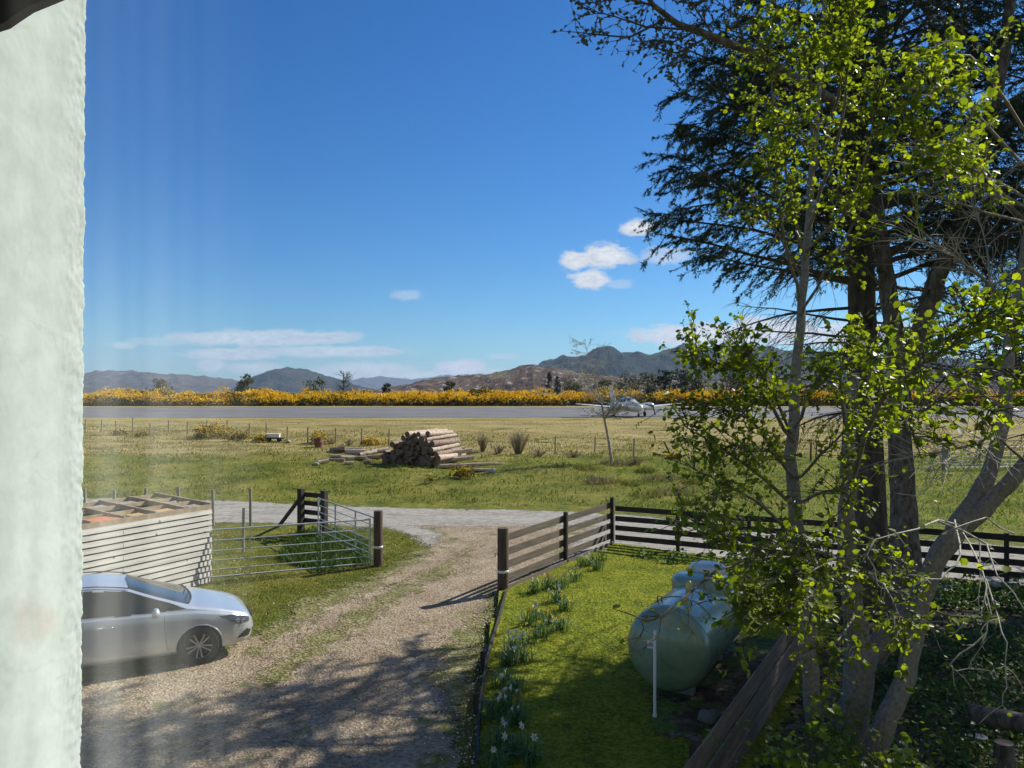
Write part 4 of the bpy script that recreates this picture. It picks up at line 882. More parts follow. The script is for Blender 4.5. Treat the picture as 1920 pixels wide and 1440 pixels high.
def odds():
    rnd = random.Random(5)
    p = hit(598,838); mb = MB(); mb.lathe([(.27,-.05),(.285,.0),(.27,.05),(.27,.28),(.285,.30),(.27,.32),(.27,.58),(.28,.62),(.25,.62),(.25,.2)], 24)
    o = mb.build('barrel', [pm('rusty_steel',(.20,.075,.045),(.10,.05,.035),6,.8,.003)]); o.location=p; o.rotation_euler=(.05,-.08,0); tag(o,'rusty brown open barrel standing by the field fence','barrel')
    p = hit(512,829); root = empty('hand_cart', p, .1, 'small white box on a low dark cart by the field fence', 'cart')
    mb = MB(); mb.box((0,0,.44),(.9,.5,.22)); mb.box((0,0,.57),(.95,.55,.04)); bevel(mb.build('box', [M['paint_white']], root), .01); mb = MB(); mb.box((.1,0,.27),(1.3,.6,.07)); mb.build('deck', [M['dark_wood']], root)
    for sx in (-.35,.35): mb = MB(); mb.lathe([(.02,-.4),(.16,-.4),(.17,-.36),(.17,-.30),(.02,-.29)],14,Matrix.Translation((sx,0,.16))@Matrix.Rotation(math.pi/2,4,'X')); mb.build('wheel',[M['dark_in']],root)
    sm_ = pm('pale_stone',(.50,.50,.48),(.36,.35,.33),9,.9,.01)
    for px,py,s,lb in ((922,886,.20,'pale angular stone in the grass right of the small gorse'),(541,829,.16,'small grey stone at the foot of a field fence stake'),(592,872,.17,'pale stone at the left tip of the loose wood heap')):
        p = hit(px,py); mb = MB(); mb.lathe([(.001,-.4),(.8,-.35),(1,.1),(.6,.7),(.001,.85)],9); o = mb.build('stone',[sm_]); 
        for v in o.data.vertices: v.co += Vector([rnd.uniform(-.22,.22) for _ in range(3)])
        o.scale=(s*1.3,s,s*.8); o.location=p+Vector((0,0,s*.25)); o.rotation_euler=(0,rnd.uniform(-.2,.2),rnd.uniform(0,6)); tag(o,lb,'stone')
    # stepping slabs and the white plate near the trees, lower right
    for px,py,lb,sx,sy in ((1778,1103,'pale flat slab on the ground left of the ranch fence foot',.45,.30),(1885,1096,'sunlit flat slab under the ranch fence at the right edge',.55,.25)):
        p = PZt(px,py,.08); mb = MB(); mb.box((0,0,0),(sx,sy,.07)); o = mb.build('stone_slab',[sm_]); bevel(o,.015); o.location=p; tag(o,lb,'slab')
    p = PZt(1837,1384,.25); mb = MB(); mb.lathe([(.001,0),(.06,.0),(.085,.02),(.08,.022),(.055,.008),(.001,.008)],24); o=mb.build('plate',[pm('grey_dish',(.42,.48,.46))]); o.location=p; tag(o,'small pale dish lying on the brown branch litter at lower right','dish')
    # big fallen trunk bottom right
    mb = MB(); a = PZt(1820,1335,.5); b = PZt(2050,1395,.55); mb.tube([a,(a+b)/2+Vector((0,0,.03)),b],[.10,.12,.12],14,0,True,1); o = mb.build('fallen_trunk',[M['trunkbark'],M['logend']]); tag(o,'thick brown fallen trunk propped at the bottom right corner','log')
    mb = MB(); a = PZt(1885,1480,.0); mb.tube([a,a+Vector((0,0.02,.52))],[.13,.10],12,0,True,1); o = mb.build('tree_stump',[M['trunkbark'],M['logend']]); tag(o,'upright brown stump under the fallen trunk in the corner','stump')

# ------------------------------------------------------------------ vegetation
M['trunkbark'] = pm('rough_grey_bark', (.22,.185,.15), (.06,.048,.038), 14, .95, .03, det=8, stretch=(1,1,.45), lo=.38, hi=.66)
M['sprucebark'] = pm('dark_spruce_bark', (.15,.115,.085), (.04,.032,.025), 7, .95, .03, det=8, stretch=(1,1,.4), lo=.38, hi=.68)
M['palebark'] = pm('pale_mottled_bark', (.33,.29,.23), (.13,.108,.083), 26, .9, .025, det=10, stretch=(1,1,.8), lo=.3, hi=.75)
M['twig'] = pm('dark_twig', (.105,.085,.065), None, 10, .9)
M['ptwig'] = pm('pale_twig', (.46,.42,.34), (.25,.22,.17), 20, .8)
M['needle'] = leaf_mat('spruce_needles', [(.022,.042,.024),(.038,.068,.032),(.07,.10,.042)], .25, .5, 1.2)
M['leafA'] = leaf_mat('spring_leaves', [(.06,.09,.012),(.11,.15,.015),(.22,.27,.022)], .52, .45, 1.6, tcol=(1.0,.96,.22), tstr=2.6)
M['leafD'] = leaf_mat('undergrowth_leaves', [(.035,.075,.016),(.07,.14,.025),(.13,.20,.035)], .4, .5, 2.5)
M['blade'] = leaf_mat('lawn_blades', [(.10,.15,.008),(.21,.25,.014),(.34,.34,.030)], .35, .6, 1.6, tcol=(1,1,.4), tstr=1.3)
M['tuft'] = leaf_mat('rough_tufts', [(.05,.085,.015),(.16,.19,.028),(.30,.28,.07),(.42,.36,.15)], .3, .8, 0.7)
M['dry'] = leaf_mat('dry_stems', [(.24,.19,.11),(.36,.30,.19)], .15, .9, 1.0)
M['gorsef'] = leaf_mat('gorse_flowers', [(.66,.38,.008),(.84,.53,.010),(.92,.63,.02)], .25, .7, .25, tcol=(1,1,.4))
M['gorseg'] = leaf_mat('gorse_spines', [(.035,.05,.018),(.07,.085,.025),(.13,.12,.04)], .15, .8, .5)
M['budleaf'] = leaf_mat('bud_leaves', [(.09,.10,.04),(.15,.16,.06)], .3, .6, 2)
M['farfol'] = leaf_mat('distant_foliage', [(.05,.06,.025),(.09,.10,.04),(.15,.14,.06)], .15, .8, .3)
M['farpine'] = leaf_mat('distant_pine', [(.022,.036,.02),(.045,.06,.03)], .05, .8, .3)
odds()

def leaf_mesh(name, pos, axis, size, mat, parent=None, rs=0, width=.75, kind=None):
    rng = np.random.default_rng(rs); P = np.asarray(pos, float); n = len(P); A_ = np.asarray(axis, float) + rng.normal(0,.25,(n,3))
    A_ /= np.linalg.norm(A_, axis=1)[:,None]+1e-9
    U = np.array([0,0,1.]) + rng.normal(0,.55,(n,3)); Sd = np.cross(A_, U); Sd /= np.linalg.norm(Sd, axis=1)[:,None]+1e-9; Nn = np.cross(Sd, A_)
    s = (size*rng.uniform(.42,1.45,n))[:,None]; w = s*width*.5
    V = np.stack([P, P+A_*s*.28-Sd*w*.9+Nn*s*.06, P+A_*s*.70-Sd*w*.85+Nn*s*.03, P+A_*s-Nn*s*.10, P+A_*s*.70+Sd*w*.85+Nn*s*.03, P+A_*s*.28+Sd*w*.9+Nn*s*.06], 1)
    b = np.arange(n)[:,None]*6; F = np.concatenate([b+np.array([[0,1,2,3]]), b+np.array([[0,3,4,5]])], 1)
    return np_mesh(name, V.reshape(-1,3), F, [4]*(2*n), mat, parent, smooth=True)
def needle_mesh(name, p0, p1, per, ln, wd, mat, parent=None, rs=0):
    rng = np.random.default_rng(rs); p0 = np.asarray(p0); p1 = np.asarray(p1); k = len(p0)
    a = np.repeat(p0, per, 0); b = np.repeat(p1, per, 0); n = len(a); ax = b-a; ax /= np.linalg.norm(ax,axis=1)[:,None]+1e-9
    t = rng.uniform(0,1.08,n)[:,None]; P = a+(b-a)*t; r = rng.normal(0,1,(n,3)); r -= ax*(r*ax).sum(1)[:,None]; r /= np.linalg.norm(r,axis=1)[:,None]+1e-9
    D = r*.8+ax*.75; D /= np.linalg.norm(D,axis=1)[:,None]; S_ = np.cross(D, rng.normal(0,1,(n,3))); S_ /= np.linalg.norm(S_,axis=1)[:,None]+1e-9
    L_ = (ln*rng.uniform(.6,1.2,n))[:,None]
    V = np.stack([P-S_*wd/2, P+S_*wd/2, P+D*L_],1)
    return np_mesh(name, V.reshape(-1,3), np.arange(3*n), [3]*n, mat, parent)
def blades(name, poly, n, h, w, mat, zf, rs=0, clump=0, kind='stuff', bias=None, lean=.35, parent=None, msk=None, clumpthr=.5):
    rng = np.random.default_rng(rs); P = np.array(poly); x0,y0 = P.min(0); x1,y1 = P.max(0); X = np.zeros(0); Y = np.zeros(0)
    while len(X) < n:
        x = rng.uniform(x0,x1,n*2); y = rng.uniform(y0,y1,n*2); ok = poly_sd(poly, x, y) > 0
        if bias is not None: ok &= rng.uniform(0,1,len(x)) < np.minimum(1, (bias/np.maximum(y,1))**2)
        if clump: 
            cn = np.sin(x*clump+1.7*np.sin(y*clump*.7))*np.sin(y*clump*1.3+1.3*np.sin(x*clump*.5)); ok &= rng.uniform(-1,1,len(x)) < cn*1.2+clumpthr
        if msk is not None: ok &= ~msk(x, y)
        X = np.concatenate([X,x[ok]]); Y = np.concatenate([Y,y[ok]])
    X = X[:n]; Y = Y[:n]; Z = np.array([zf(a,b) for a,b in zip(X,Y)])-.01
    B_ = np.stack([X,Y,Z],1); a = rng.uniform(0,2*math.pi,n); S_ = np.stack([np.cos(a),np.sin(a),0*a],1)*w*rng.uniform(.6,1.3,n)[:,None]/2
    H = (h*rng.uniform(.45,1.25,n))[:,None]; l = rng.normal(0,lean,(n,3)); l[:,2] = 1; l /= np.linalg.norm(l,axis=1)[:,None]
    m = B_+l*H*.55; l2 = l+rng.normal(0,lean,(n,3)); l2[:,2] = .8; t = m+l2/np.linalg.norm(l2,axis=1)[:,None]*H*.5
    V = np.stack([B_-S_,B_+S_,m+S_*.7,t,m-S_*.7],1); b = np.arange(n)[:,None]*5
    return tag(np_mesh(name, V.reshape(-1,3), b+np.array([[0,1,2,3,4]]), [5]*n, mat, parent), kind=kind)

# ---- grass
LAWNI = LAWN
blades('lawn_grass', LAWN, 95000, .042, .010, M['blade'], lawnz, 1, lean=.55)
BANK = [(-32,33.5),(26,27),(40,36),(40,50),(-45,66),(-45,36)]
def road_mask(x, y): return poly_sd(TRACK, x, y) > -.15
blades('bank_grass', BANK, 52000, .17, .045, M['tuft'], G, 2, clump=.9, msk=road_mask, lean=.55, clumpthr=.35)
blades('bank_grass', [(-26,48),(30,46),(40,50),(35,68),(-42,68)], 16000, .08, .05, leaf_mat('pasture_blades', [(.16,.17,.045),(.30,.27,.10),(.42,.35,.16)], .25, .8, .5), G, 3, clump=.4, lean=.6)
VERGE = hx([(395,992),(560,992),(690,990),(760,1000),(800,1010),(770,1040),(690,1085),(540,1140),(470,1190),(400,1100)])
blades('verge_grass', VERGE, 24000, .07, .014, M['tuft'], G, 4, clump=1.3, lean=.5)
GPATCH = hx([(560,1000),(610,990),(690,1020),(690,1060),(600,1075),(520,1050)])
blades('nettle_patch', GPATCH, 9000, .22, .03, M['leafD'], G, 5, clump=2.0, lean=.5)
DE = hx([(940,1118),(905,1180),(880,1300),(870,1440),(893,1440),(906,1250),(924,1180),(942,1125)])
blades('verge_grass', DE, 4500, .06, .012, M['tuft'], G, 6, clump=3, lean=.6)
blades('driveway_weeds', DRIVE, 9000, .04, .012, M['tuft'], lambda x,y:.012, 7, clump=1.9, lean=.8, clumpthr=-.45)
RF = [(3.5,25.5),(12,24),(26,21),(36,27),(34,46),(6,44)]
blades('meadow_grass', RF, 26000, .12, .04, leaf_mat('meadow_blades', [(.11,.21,.02),(.19,.32,.03),(.28,.38,.06)], .35, .7, .8), G, 8, clump=.6, lean=.6, msk=road_mask)
UND = [(3.3,20.7),(11.4,17.0),(15,15.4),(15,14.2),(6.2,16.6),(5.4,17.2),(3.0,21.0)]
def soft_leaves(name, poly, n, hmax, size, mat, rs, zf=G, clump=1.5, thr=.2):
    rng = np.random.default_rng(rs); P = np.array(poly); x0,y0 = P.min(0); x1,y1 = P.max(0); out = []
    while len(out) < n:
        x,y = rng.uniform(x0,x1), rng.uniform(y0,y1)
        if poly_sd(poly, np.array([x]), np.array([y]))[0] < 0: continue
        c = noise.noise(Vector((x*clump,y*clump,rs)))
        if c < -thr: continue
        out.append((x,y,zf(x,y)+rng.uniform(0,1)**1.3*hmax*max(.15,min(1,(c+thr)*1.6))))
    out = np.array(out); ax = rng.normal(0,1,(n,3)); ax[:,2] = np.abs(ax[:,2])*.5+.2
    return tag(leaf_mesh(name, out, ax, size, mat, rs=rs), kind='stuff')
soft_leaves('undergrowth', UND, 14000, .55, .075, M['leafD'], 11)
soft_leaves('undergrowth', [(3.0,7.5),(4.6,10.6),(6.0,13.2),(9,13.5),(12,11),(9,5),(3,5)], 34000, .45, .06, M['leafD'], 12, thr=.45)
soft_leaves('undergrowth', [(7,15),(16,13.5),(16,6),(9,6),(8,12)], 22000, .35, .06, M['leafD'], 14, thr=.35)
soft_leaves('fallen_leaves', SOIL, 9000, .03, .06, leaf_mat('leaf_litter', [(.06,.04,.025),(.16,.11,.07),(.30,.24,.17)], .1, .8, 3), 13, thr=.6)

# ---- gorse
def gorse_pts(c, rx, ry, rz, n, rng, lump=.35):
    u = rng.normal(0,1,(n,3)); u /= np.linalg.norm(u,axis=1)[:,None]; u[:,2] = np.abs(u[:,2]); r = rng.uniform(.55,1,n)**.5
    f = 1+lump*(np.sin(u[:,0]*5+c[0])*np.sin(u[:,1]*5+c[1]*1.3)+.5*np.sin(u[:,2]*9+c[0]*3))
    P = u*(r*f)[:,None]*np.array([rx,ry,rz])+np.array(c); return P, u
def tri_mesh(name, P, U, size, mat, rng, parent=None):
    n = len(P); A_ = U+rng.normal(0,.7,(n,3)); A_ /= np.linalg.norm(A_,axis=1)[:,None]; S_ = np.cross(A_, rng.normal(0,1,(n,3))); S_ /= np.linalg.norm(S_,axis=1)[:,None]+1e-9
    s = (size*rng.uniform(.5,1.3,n))[:,None]
    V = np.stack([P-S_*s*.4, P+A_*s*.5-S_*s*.5*0, P+S_*s*.4, P+A_*s],1)
    V = np.stack([P-A_*s*.3, P-S_*s*.35, P+A_*s*.7, P+S_*s*.35],1)
    return np_mesh(name, V.reshape(-1,3), np.arange(4*n), [4]*n, mat, parent)
def gorse_bush(px, py, w, h, n, size, label, fl=.6, seed=0):
    rng = np.random.default_rng(seed+int(px)); p = hit(px,py); root = empty('gorse_bush', p, 0, label, 'bush', 'small gorse bushes near the field fence')
    Pa = []; Ua = []; Fa = []
    for k in range(5):
        c = (rng.uniform(-.35,.35)*w, rng.uniform(-.3,.3)*w*.6, rng.uniform(0,.15)*h); sc = rng.uniform(.5,.8)
        P,U = gorse_pts(c, w/2*sc, w/2.6*sc, h*sc, n//5, rng); Pa.append(P); Ua.append(U)
    P = np.concatenate(Pa); U = np.concatenate(Ua); f = rng.uniform(0,1,len(P)) < fl*(.45+.8*np.clip(P[:,2]/h,0,1))
    tri_mesh('foliage', P[~f], U[~f], size*1.25, M['gorseg'], rng, root); tri_mesh('flowers', P[f], U[f], size, M['gorsef'], rng, root)
    return root
for i,(px,py,w,h,n,s,fl,lb) in enumerate([(372,822,3.4,1.45,2600,.10,.65,'largest yellow gorse bush on the field fence, left of the log pile'),(445,826,1.7,.95,1300,.09,.5,'rounded yellow gorse bush just left of the small cart'),(488,829,1.1,.6,700,.09,.6,'low yellow gorse bush against the small cart'),
    (596,832,1.2,1.15,900,.08,.6,'yellow gorse bush behind the rusty barrel'),(700,836,1.6,.65,1000,.09,.75,'low bright gorse bush behind the loose wood heap'),(864,897,1.35,.75,1400,.07,.5,'small yellow gorse bush in the grass in front of the log pile'),
    (812,903,.6,.35,260,.06,.35,'tiny gorse sprig in the grass left of the small gorse bush'),(1262,862,1.0,.45,500,.09,.6,'low yellow gorse by the leaning fence stake'),(225,815,1.0,.5,300,.09,.35,'faint tiny gorse at the far left of the field fence'),(270,818,1.2,.45,300,.09,.35,'sparse low gorse left of the largest gorse bush')]):
    gorse_bush(px,py,w,h,n,s,lb,fl,i)
def hedge():
    rng = np.random.default_rng(77); Pf=[];Uf=[];Pg=[];Ug=[]
    x = -100.0
    while x < 85:
        y = rng.choice([110.5,112.5,116]); w = rng.uniform(2.6,5.5); h = rng.uniform(1.1,2.45); z = G(x,y)
        if 36 < x < 100: pass
        P,U = gorse_pts((x,y,z), w, 2.6, h, int(780*w/2.2), rng, .16); up = np.clip((P[:,2]-z)/h,0,1)
        bare = rng.uniform(0,1); lump = np.sin(P[:,0]*3.1+2*np.sin(P[:,2]*2.3+x))*np.sin(P[:,1]*2.7+P[:,2]*3); f = rng.uniform(0,1,len(P)) < np.clip((up-.10+.24*lump)*2.4,0.02,.97)*(1 if bare > .15 else .3)
        Pf.append(P[f]);Uf.append(U[f]);Pg.append(P[~f]);Ug.append(U[~f]); x += rng.uniform(.7,1.5)
    o = empty('gorse_hedge',(0,0,0),0,'long dense belt of yellow flowering gorse beyond the runway','gorse hedge'); o['kind']='stuff'
    tri_mesh('foliage', np.concatenate(Pg), np.concatenate(Ug), .38, M['gorseg'], rng, o); tri_mesh('flowers', np.concatenate(Pf), np.concatenate(Uf), .26, M['gorsef'], rng, o)
hedge()

# ---- distant trees beyond the gorse
def small_tree(name, px, py_base, y, h, cr, mat, nl, size, label, bare=False, seed=0, z0=2.7, squash=1.0, conif=False, cat='tree', group=None):
    rnd = random.Random(seed+int(px)); x = (px-960)/FPX*y; root = empty(name, (x,y,G(x,y)-.1), 0, label, cat, group); mb = MB()
    mb.tube([(0,0,0),(rnd.uniform(-.1,.1),0,h*.4),(rnd.uniform(-.2,.2),0,h*.95)], [h*.03,h*.022,h*.006], 6); P=[];U=[]
    nb = 46 if bare else 14
    for k in range(nb):
        t = rnd.uniform(.25,.95); a = rnd.uniform(0,6.28); l = cr*(1.1-t*.5)*rnd.uniform(.6,1.1); b = Vector((0,0,h*t*.9)); e = b+Vector((math.cos(a)*l,math.sin(a)*l,l*rnd.uniform(.2,.9) if not conif else -l*.2))
        mb.tube([b,(b+e)/2+Vector((0,0,.04*l)),e],[h*.009,h*.006,h*.003],3)
        if bare:
            for j in range(5): q=(b+(e-b)*rnd.uniform(.4,1)); mb.tube([q,q+Vector((rnd.uniform(-.35,.35)*l,rnd.uniform(-.35,.35)*l,rnd.uniform(.1,.5)*l))],[h*.004,h*.002],3)
    mb.build('trunk',[M['twig']],root)
    if nl:
        rng = np.random.default_rng(seed+int(px)); nc = 30; cs = []
        for k in range(nc):
            t = rng.uniform(.12,1); rr = cr*(1-t if conif else math.sqrt(max(.05,1-(t*1.6-.9)**2)))*rng.uniform(.3,.9); a = rng.uniform(0,6.28); c = np.array([math.cos(a)*rr,math.sin(a)*rr,h*t*.88*squash+.05*h])
            P_ = rng.normal(0,1,(nl//nc,3)); P_ /= np.linalg.norm(P_,axis=1)[:,None]; U.append(P_); s = cr*(.22 if conif else .36)*rng.uniform(.7,1.2); P.append(c+P_*s*rng.uniform(.5,1,(nl//nc,1))*np.array([1,1,.75]))
        tri_mesh('crown', np.concatenate(P), np.concatenate(U), size, mat, rng, root)
    return root
FT = 'trees beyond the gorse'
small_tree('round_tree',457,735,135,5.2,1.9,M['farfol'],1500,.35,'round dark green bush tree rising over the gorse left of the domed hill',group=FT)
small_tree('bare_tree',645,735,135,5.9,2.3,M['twig'],0,.2,'bare grey tree rising over the gorse right of the domed hill',True,group=FT)
for i,(px,h,cr,lb) in enumerate([(305,4.2,1.9,'brown low bush over the gorse left, nearest the wall'),(590,4.3,2.2,'wide olive bush just left of the bare tree'),(725,3.9,.8,'tiny dark pine on the horizon right of the bare tree'),(842,3.9,1.2,'dark bush on the slope above the gorse, centre')]):
    small_tree('far_bush',px,735,130+i,h,cr,M['farpine'] if 'dark' in lb else M['farfol'],900,.3,lb,group=FT)
for i,(px,y,h,cr,lb) in enumerate([(1030,260,9,2.4,'dark narrow pine on the rocky hill, left one of two'),(1045,270,8,2.2,'dark narrow pine on the rocky hill, right one of two'),(1075,200,5.5,3.4,'olive bush above the gorse left of the sapling'),(1215,150,5.6,2.2,'brown bush above the gorse behind the aeroplane tail'),(1245,150,6.4,1.5,'dark upright tree right of the aeroplane'),(1275,148,6.6,2.4,'pale green bush right of the dark upright tree'),(1310,150,7.0,2.4,'green tree above the gorse behind the leafy branches'),(1370,150,6.5,3,'broad green tree half hidden by the leafy branches'),(1180,160,5.6,2.5,'olive bush above the gorse right of the sapling'),(1135,160,5.0,2.4,'low olive bush behind the sapling')]):
    small_tree('far_tree',px,735,y,h,cr,M['farpine'] if 'dark' in lb else M['farfol'],1200,.4,lb,seed=9,conif='pine' in lb,group=FT)

# ---- sapling by the field fence, dry shrubs
def sapling():
    rnd = random.Random(12); b = hit(1148,868); Y = b.y; root = empty('birch_sapling', b, 0, 'slender pale trunked sapling with sparse twigs in front of the aeroplane', 'tree')
    pl = [P3(x,y,Y)-b for x,y in ((1148,872),(1141,825),(1133,785),(1127,752),(1116,712),(1104,676),(1097,640))]
    mb = MB(); mb.tube(pl,[.10,.075,.06,.05,.035,.02,.010],9); mb.tube([pl[2],P3(1160,752,Y-.3)-b,P3(1178,712,Y-.4)-b],[.06,.035,.012],7); mb.tube([pl[3],P3(1105,725,Y)-b,P3(1090,700,Y)-b],[.05,.025,.01],6); mb.tube([pl[2],P3(1165,770,Y+.3)-b,P3(1195,735,Y+.4)-b],[.05,.03,.01],6); mb.build('trunk',[pm('sapling_bark',(.46,.42,.34),(.20,.17,.13),9,.9)],root)
    tw = MB(); lp = []; la = []
    mains = [pl[2:], [pl[2],P3(1160,752,Y-.3)-b,P3(1178,712,Y-.4)-b],[pl[3],P3(1105,725,Y)-b,P3(1090,700,Y)-b],[pl[2],P3(1165,770,Y+.3)-b,P3(1195,735,Y+.4)-b]]
    for ml in mains:
        for k in range(34):
            i = rnd.randrange(len(ml)-1); p = ml[i].lerp(ml[i+1], rnd.random()); a = rnd.uniform(0,6.28); l = rnd.uniform(.5,1.5); d = Vector((math.cos(a),math.sin(a),rnd.uniform(-.25,.7))).normalized()
            e = p+d*l+Vector((0,0,rnd.uniform(-.15,.2))); tw.tube([p,(p+e)/2+Vector((0,0,.06)),e],[.013,.009,.005],3)
            for j in range(8):
                q = p.lerp(e, rnd.uniform(.3,1)); d2 = (d+Vector((rnd.uniform(-1,1),rnd.uniform(-1,1),rnd.uniform(-.5,.7)))).normalized(); f = q+d2*rnd.uniform(.15,.5); tw.tube([q,f],[.007,.004],3)
                for _ in range(3): lp.append(q.lerp(f,rnd.random())); la.append(d2)
    tw.build('twigs',[M['ptwig']],root); leaf_mesh('leaves',lp,la,.06,M['budleaf'],root,3)
sapling()
def dry_shrub(px,py,h,w,n,label,mat=None,seed=0):
    rnd = random.Random(seed+int(px)); p = hit(px,py); mb = MB()
    for i in range(n):
        a = rnd.uniform(0,6.28); r = w*rnd.random(); e = Vector((math.cos(a)*r,math.sin(a)*r*.6,h*rnd.uniform(.5,1))); s = Vector((e.x*.25,e.y*.25,0)); m_ = s.lerp(e,.5)+Vector((0,0,.05*h)); mb.tube([s,m_,e],[.012,.009,.004],3,cap=False)
        for j in range(3): q = s.lerp(e,rnd.uniform(.4,1)); mb.tube([q,q+Vector((rnd.uniform(-.15,.15),rnd.uniform(-.1,.1),rnd.uniform(.08,.3)))*h],[.006,.003],3,cap=False)
    o = mb.build('dry_shrub',[mat or M['dry']]); o.location=p-Vector((0,0,.03)); tag(o,label,'shrub','dry shrubs along the field fence')
for a in ((905,846,1.15,.5,60,'bare upright dry shrub around the first stake right of the log pile'),(972,850,1.35,.8,130,'widest bare dry shrub right of the log pile'),(850,842,1.0,.4,30,'thin dry shrub just behind the log pile'),(935,850,.6,.5,60,'low dry stems between the two bare dry shrubs'),(655,835,.5,.5,50,'low dark dry stems behind the loose wood heap'),(1010,855,.45,.7,70,'low straw coloured stems right of the widest dry shrub'),(620,832,.45,.5,40,'low dry stems just right of the rusty barrel'),(1075,858,.4,.8,70,'low straw stems left of the sapling'),(1190,870,.45,.9,80,'low straw stems right of the sapling')): dry_shrub(*a)
def tussocks():
    rng = random.Random(9); lp = []
    for c in [(1150,872),(1100,880),(1210,885),(1240,900),(1180,912),(1215,930),(1262,925),(1300,905),(1345,890),(1130,905),(1290,945)]:
        lp.append(c)
    for i,c in enumerate(lp):
        p = hit(*c); w = rng.uniform(.5,1.1); poly=[(p.x+w*math.cos(t),p.y+w*.8*math.sin(t)) for t in np.linspace(0,6,9)]
        blades('rush_tussocks',poly,260,.34,.03,M['tuft'] if i%3 else M['dry'],G,100+i,lean=.45)
tussocks()
objs = [o for o in bpy.data.objects if o.name.startswith('rush_tussocks')]
for o in objs[1:]: pass

# ---- big trees
def walk(p, d, ln, n, rnd, jit, up):
    pts = [Vector(p)]; d = Vector(d).normalized()
    for i in range(n):
        d = (d+Vector((rnd.gauss(0,jit),rnd.gauss(0,jit),rnd.gauss(0,jit)+up))).normalized(); pts.append(pts[-1]+d*(ln/n))
    return pts
def spruce(base, h, lean, r0, crad, zfol, zbare, label, seed, dens=1.0, topview=99, needles=22):
    rnd = random.Random(seed); root = empty('spruce_tree', base, 0, label, 'tree', 'tall dark conifers at the right'); base = Vector(base)
    tr = MB(); tp = []; n = 14
    for i in range(n+1):
        t = i/n; tp.append(Vector((lean[0]*t*h+rnd.uniform(-.03,.03), lean[1]*t*h, h*t)))
    rad = [r0*(1-i/n)**.8+.02 for i in range(n+1)]; rad[0] *= 1.35
    tr.tube([Vector((0,0,-.3))]+tp, [r0*1.6]+rad, 16); tr.build('trunk', [M['sprucebark']], root)
    def at(z): t = max(0,min(.9999,z/h))*n; i = int(t); return tp[i].lerp(tp[i+1], t-i), rad[i]
    br = MB(); s0 = []; s1 = []; z = zbare
    while z < h*.97:
        fol = z > zfol - rnd.uniform(0,1.2); nb = rnd.choice((4,5,5,6)) if fol else rnd.choice((3,4,5))
        if z > topview: nb = 4
        a0 = rnd.uniform(0,6.28)
        for k in range(nb):
            a = a0+k*6.283/nb+rnd.uniform(-.4,.4); t = (z-zfol)/(h-zfol)
            L_ = crad*(1-max(0,t))**.75*rnd.uniform(.75,1.12) if fol else crad*rnd.uniform(.35,.8)
            p,r = at(z+rnd.uniform(-.15,.15)); d = Vector((math.cos(a),math.sin(a),rnd.uniform(-.05,.35)+.35*max(0,t) if fol else rnd.uniform(-.15,.25)))
            pts = walk(p+d.normalized()*r*.6, d, L_, 6, rnd, .07, (.02 if fol else -.04)); rb = .018+.012*L_*(.8 if fol else .5)
            br.tube(pts, [rb*(1-.85*i/6) for i in range(7)], 5, cap=False)
            ns = int(L_*(7.5 if fol else 6)*dens)
            for j in range(ns):
                u = rnd.uniform(.18 if fol else .1,1.0); i = min(5,int(u*6)); q = pts[i].lerp(pts[i+1], u*6-i); ax = (pts[i+1]-pts[i]).normalized(); side = ax.cross(Vector((0,0,1))).normalized()*rnd.choice((-1,1))
                l2 = (L_*.30*(1.15-u*.75)+.18)*rnd.uniform(.6,1.2); d2 = ax*rnd.uniform(.6,1.1)+side*rnd.uniform(.5,1.1)+Vector((0,0,rnd.uniform(-.85,.05)))
                p2 = walk(q,d2,l2,3,rnd,.16,-.10); br.tube(p2,[.010,.007,.005,.003],3,cap=False)
                if fol and u > .25+.25*rnd.random()*(1 if t<.3 else .3):
                    for m_ in range(3): s0.append(p2[m_]); s1.append(p2[m_+1])
                    for g in range(int(3+l2*7)):
                        w = rnd.uniform(.15,1.0)*3; ii=min(2,int(w)); qq=p2[ii].lerp(p2[ii+1],w-ii); d3=(p2[ii+1]-p2[ii]).normalized()+Vector((rnd.uniform(-.8,.8),rnd.uniform(-.8,.8),rnd.uniform(-.7,.2))); e=qq+d3.normalized()*rnd.uniform(.10,.22)
                        s0.append(qq); s1.append(e)
                else:
                    for g in range(2 if fol else 3):
                        qq=p2[rnd.randrange(1,4)]; e=walk(qq,(p2[-1]-p2[0])+Vector((rnd.uniform(-.3,.3),rnd.uniform(-.3,.3),rnd.uniform(-.4,.05))),rnd.uniform(.15,.45),2,rnd,.2,-.05); br.tube(e,[.006,.004,.002],3,cap=False)
            if fol: 
                for i in (4,5): s0.append(pts[i]); s1.append(pts[i+1])
        z += rnd.uniform(.24,.42) if fol else rnd.uniform(.28,.5)
    br.build('branches', [M['twig']], root)
    o = needle_mesh('needles', [tuple(v) for v in s0], [tuple(v) for v in s1], needles, .075, .017, M['needle'], root, seed)
    print('spruce', seed, len(s0))
    return root
spruce((7.35,15.7,0), 22.0, (-.03,0), .32, 4.55, 7.0, 4.2, 'tall dark spruce with the thickest trunk nearest the left of the clump', 1, 1.0, needles=21)
spruce((16.3,19.6,0), 18.5, (0,0), .33, 4.6, 5.6, 2.6, 'tall dark spruce at the right edge of the frame', 2, .7, needles=17)
spruce((12.4,16.4,0), 16.5, (-.01,0), .28, 3.8, 7.4, 3.8, 'slimmer dark spruce standing between the thick trunked spruce and the right edge', 3, .55, needles=14)

